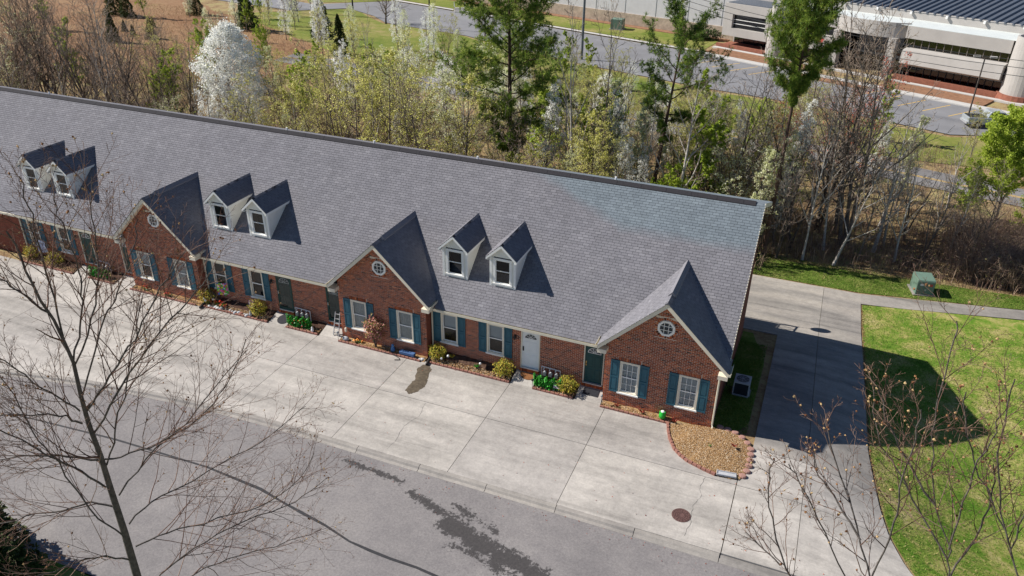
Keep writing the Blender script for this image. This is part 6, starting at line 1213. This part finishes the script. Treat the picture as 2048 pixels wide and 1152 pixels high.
# poles, lamps, cables
def pole(x,y,h,r,label,mat='pole_wood',lamp=False,arm=False):
    root=empty('lamp_post' if lamp else 'utility_pole',(x,y,G0),label,'pole','poles by the far lane'); MB().tube([(0,0,0),(0,0,h)],[r,r*.75],8).build('shaft',mat,root)
    if lamp:
        MB().bar((-.9,0,h),(.9,0,h),.08,.08).build('cross_arm',mat,root)
        for s_ in (-.8,.8): MB().box(s_-.35,s_+.35,-.2,.2,h+.04,h+.2).build('lamp_head','office_beige',root)
    if arm: MB().bar((-1.1,0,h-.6),(1.1,0,h-.6),.1,.12).build('cross_arm',mat,root)
pole(-86.5,94.3,11,.22,'thick grey-blue utility pole at the bend of the far lane',arm=True); pole(-78.7,94.7,10,.14,'thin dark pole on the green at the far lane','black_plastic'); pole(-61.4,90.7,10,.13,'thin dark pole at the edge of the far car park','black_plastic'); pole(-31.5,79.5,14,.20,'tall grey-blue utility pole right of the large pine','pole_wood',arm=True)
pole(16.9,70.6,6.6,.09,'car park lamp post with two heads before the office block','bark_dark',True)
def cable(a,b,sag,label):
    a=Vector(a);b=Vector(b); n=16; tag(MB().tube([a.lerp(b,i/n)-Vector((0,0,sag*4*(i/n)*(1-i/n))) for i in range(n+1)],.028,4).build('power_cable','cable'),label,'cable','power cables')
cable((-31.5,79.5,10.6),(60,51,10.4),5.2,'upper power cable crossing before the office block'); cable((-31.5,79.5,10.0),(60,51,9.8),5.3,'middle power cable crossing before the office block'); cable((-31.5,79.5,9.4),(60,51,9.2),5.5,'lowest power cable crossing before the office block')
# pickup
pu=empty('pickup_truck',(18.9,67.4,G0+.07),'silver pickup truck parked at the edge of the far car park','pickup'); pu.rotation_euler=(0,0,.28)
part('body','truck_silver',lambda q:(q.prism([(-2.9,.45),(2.75,.45),(2.85,.75),(2.7,1.05),(1.35,1.15),(-.9,1.15),(-2.95,1.15)],'y',-.95,.95)),pu,bev=.06)
part('cab','truck_silver',lambda q:q.prism([(1.30,1.16),(.65,1.78),(-.75,1.80),(-1.0,1.16)],'y',-.82,.82),pu,bev=.05)
part('side_window','glass_dark',lambda q:(q.prism([(1.0,1.2),(.58,1.68),(-.70,1.70),(-.82,1.2)],'y',-.835,-.826)),pu); part('side_window','glass_dark',lambda q:(q.prism([(1.0,1.2),(.58,1.68),(-.70,1.70),(-.82,1.2)],'y',.826,.835)),pu)
part('windscreen','glass_dark',lambda q:q.add([(1.312,-.72,1.19),(1.312,.72,1.19),(.70,.68,1.75),(.70,-.68,1.75)],[(0,1,2,3)]),pu); part('cargo_bed','black_plastic',lambda q:q.box(-2.8,-1.05,-.8,.8,1.155,1.165),pu)
for x in (1.85,-1.85):
    for y in (-.86,.86):
        wq=MB(); wq.v=[];n=18
        ringv=[];fs=[]
        for r,t in ((.2,-.13),(.40,-.13),(.40,.13),(.2,.13)):
            for i in range(n): ringv.append((x+r*math.cos(2*PI*i/n),y+t,.40+r*math.sin(2*PI*i/n)))
        for j in range(3):
            for i in range(n): fs.append((j*n+i,j*n+(i+1)%n,(j+1)*n+(i+1)%n,(j+1)*n+i))
        wq.add(ringv,fs); tw_=wq.build('wheel','tyre',pu); MB().tube([(x,y-.10,.40),(x,y+.10,.40)],.205,14).build('rim','alu',tw_)
for y in (-.7,.7): part('headlight','label_white',lambda q:q.box(2.72,2.80,y-.2,y+.2,.78,.98),pu)
part('bumper','alu',lambda q:(q.box(2.8,2.95,-.9,.9,.45,.65),q.box(-3.05,-2.92,-.9,.9,.45,.65)),pu)

# hairline cracks and litter on the paving
for pts in ([(.35,-3.35),(.28,-4.1),(.42,-4.5),(.22,-5.2),(.3,-6.1),(.2,-7.1)],[(-12.6,-3.4),(-12.4,-4.4),(-12.7,-5.3),(-12.5,-6.4),(-12.6,-7.1)],[(-22.5,-3.4),(-22.9,-4.8),(-22.6,-6.0),(-22.8,-7.2)]):
    P=[]
    for (a,b),(c,d) in zip(pts,pts[1:]):
        for i in range(5): P.append((a+(c-a)*i/5+random.uniform(-.03,.03),b+(d-b)*i/5))
    q=MB()
    for (a,b),(c,d) in zip(P,P[1:]): w0=random.uniform(.002,.006); q.add([(a-w0,b,.0345),(c-w0,d,.0345),(c+w0,d,.0345),(a+w0,b,.0345)],[(0,1,2,3)])
    q.build('crack','crack_seal',drive)
r_=np.random.default_rng(99); n=420; X=r_.uniform(-34,6,n); Y=np.where(r_.random(n)<.55,r_.uniform(-7.1,-.4,n),np.minimum(yk(X)-.33-np.abs(r_.normal(0,.5,n)),-7.6)); Zl=np.where(Y>-7.3,.042,-.098)+H(X,Y)*(Y>-7)
tag(ob('leaf_litter',leaves_at(np.stack([X,Y,Zl+.008],1),.022,r_,'leaf_red',None,.8,'leaf_litter')),'scattered dead leaves on the front drive and along the kerb','leaf litter',None,'stuff')
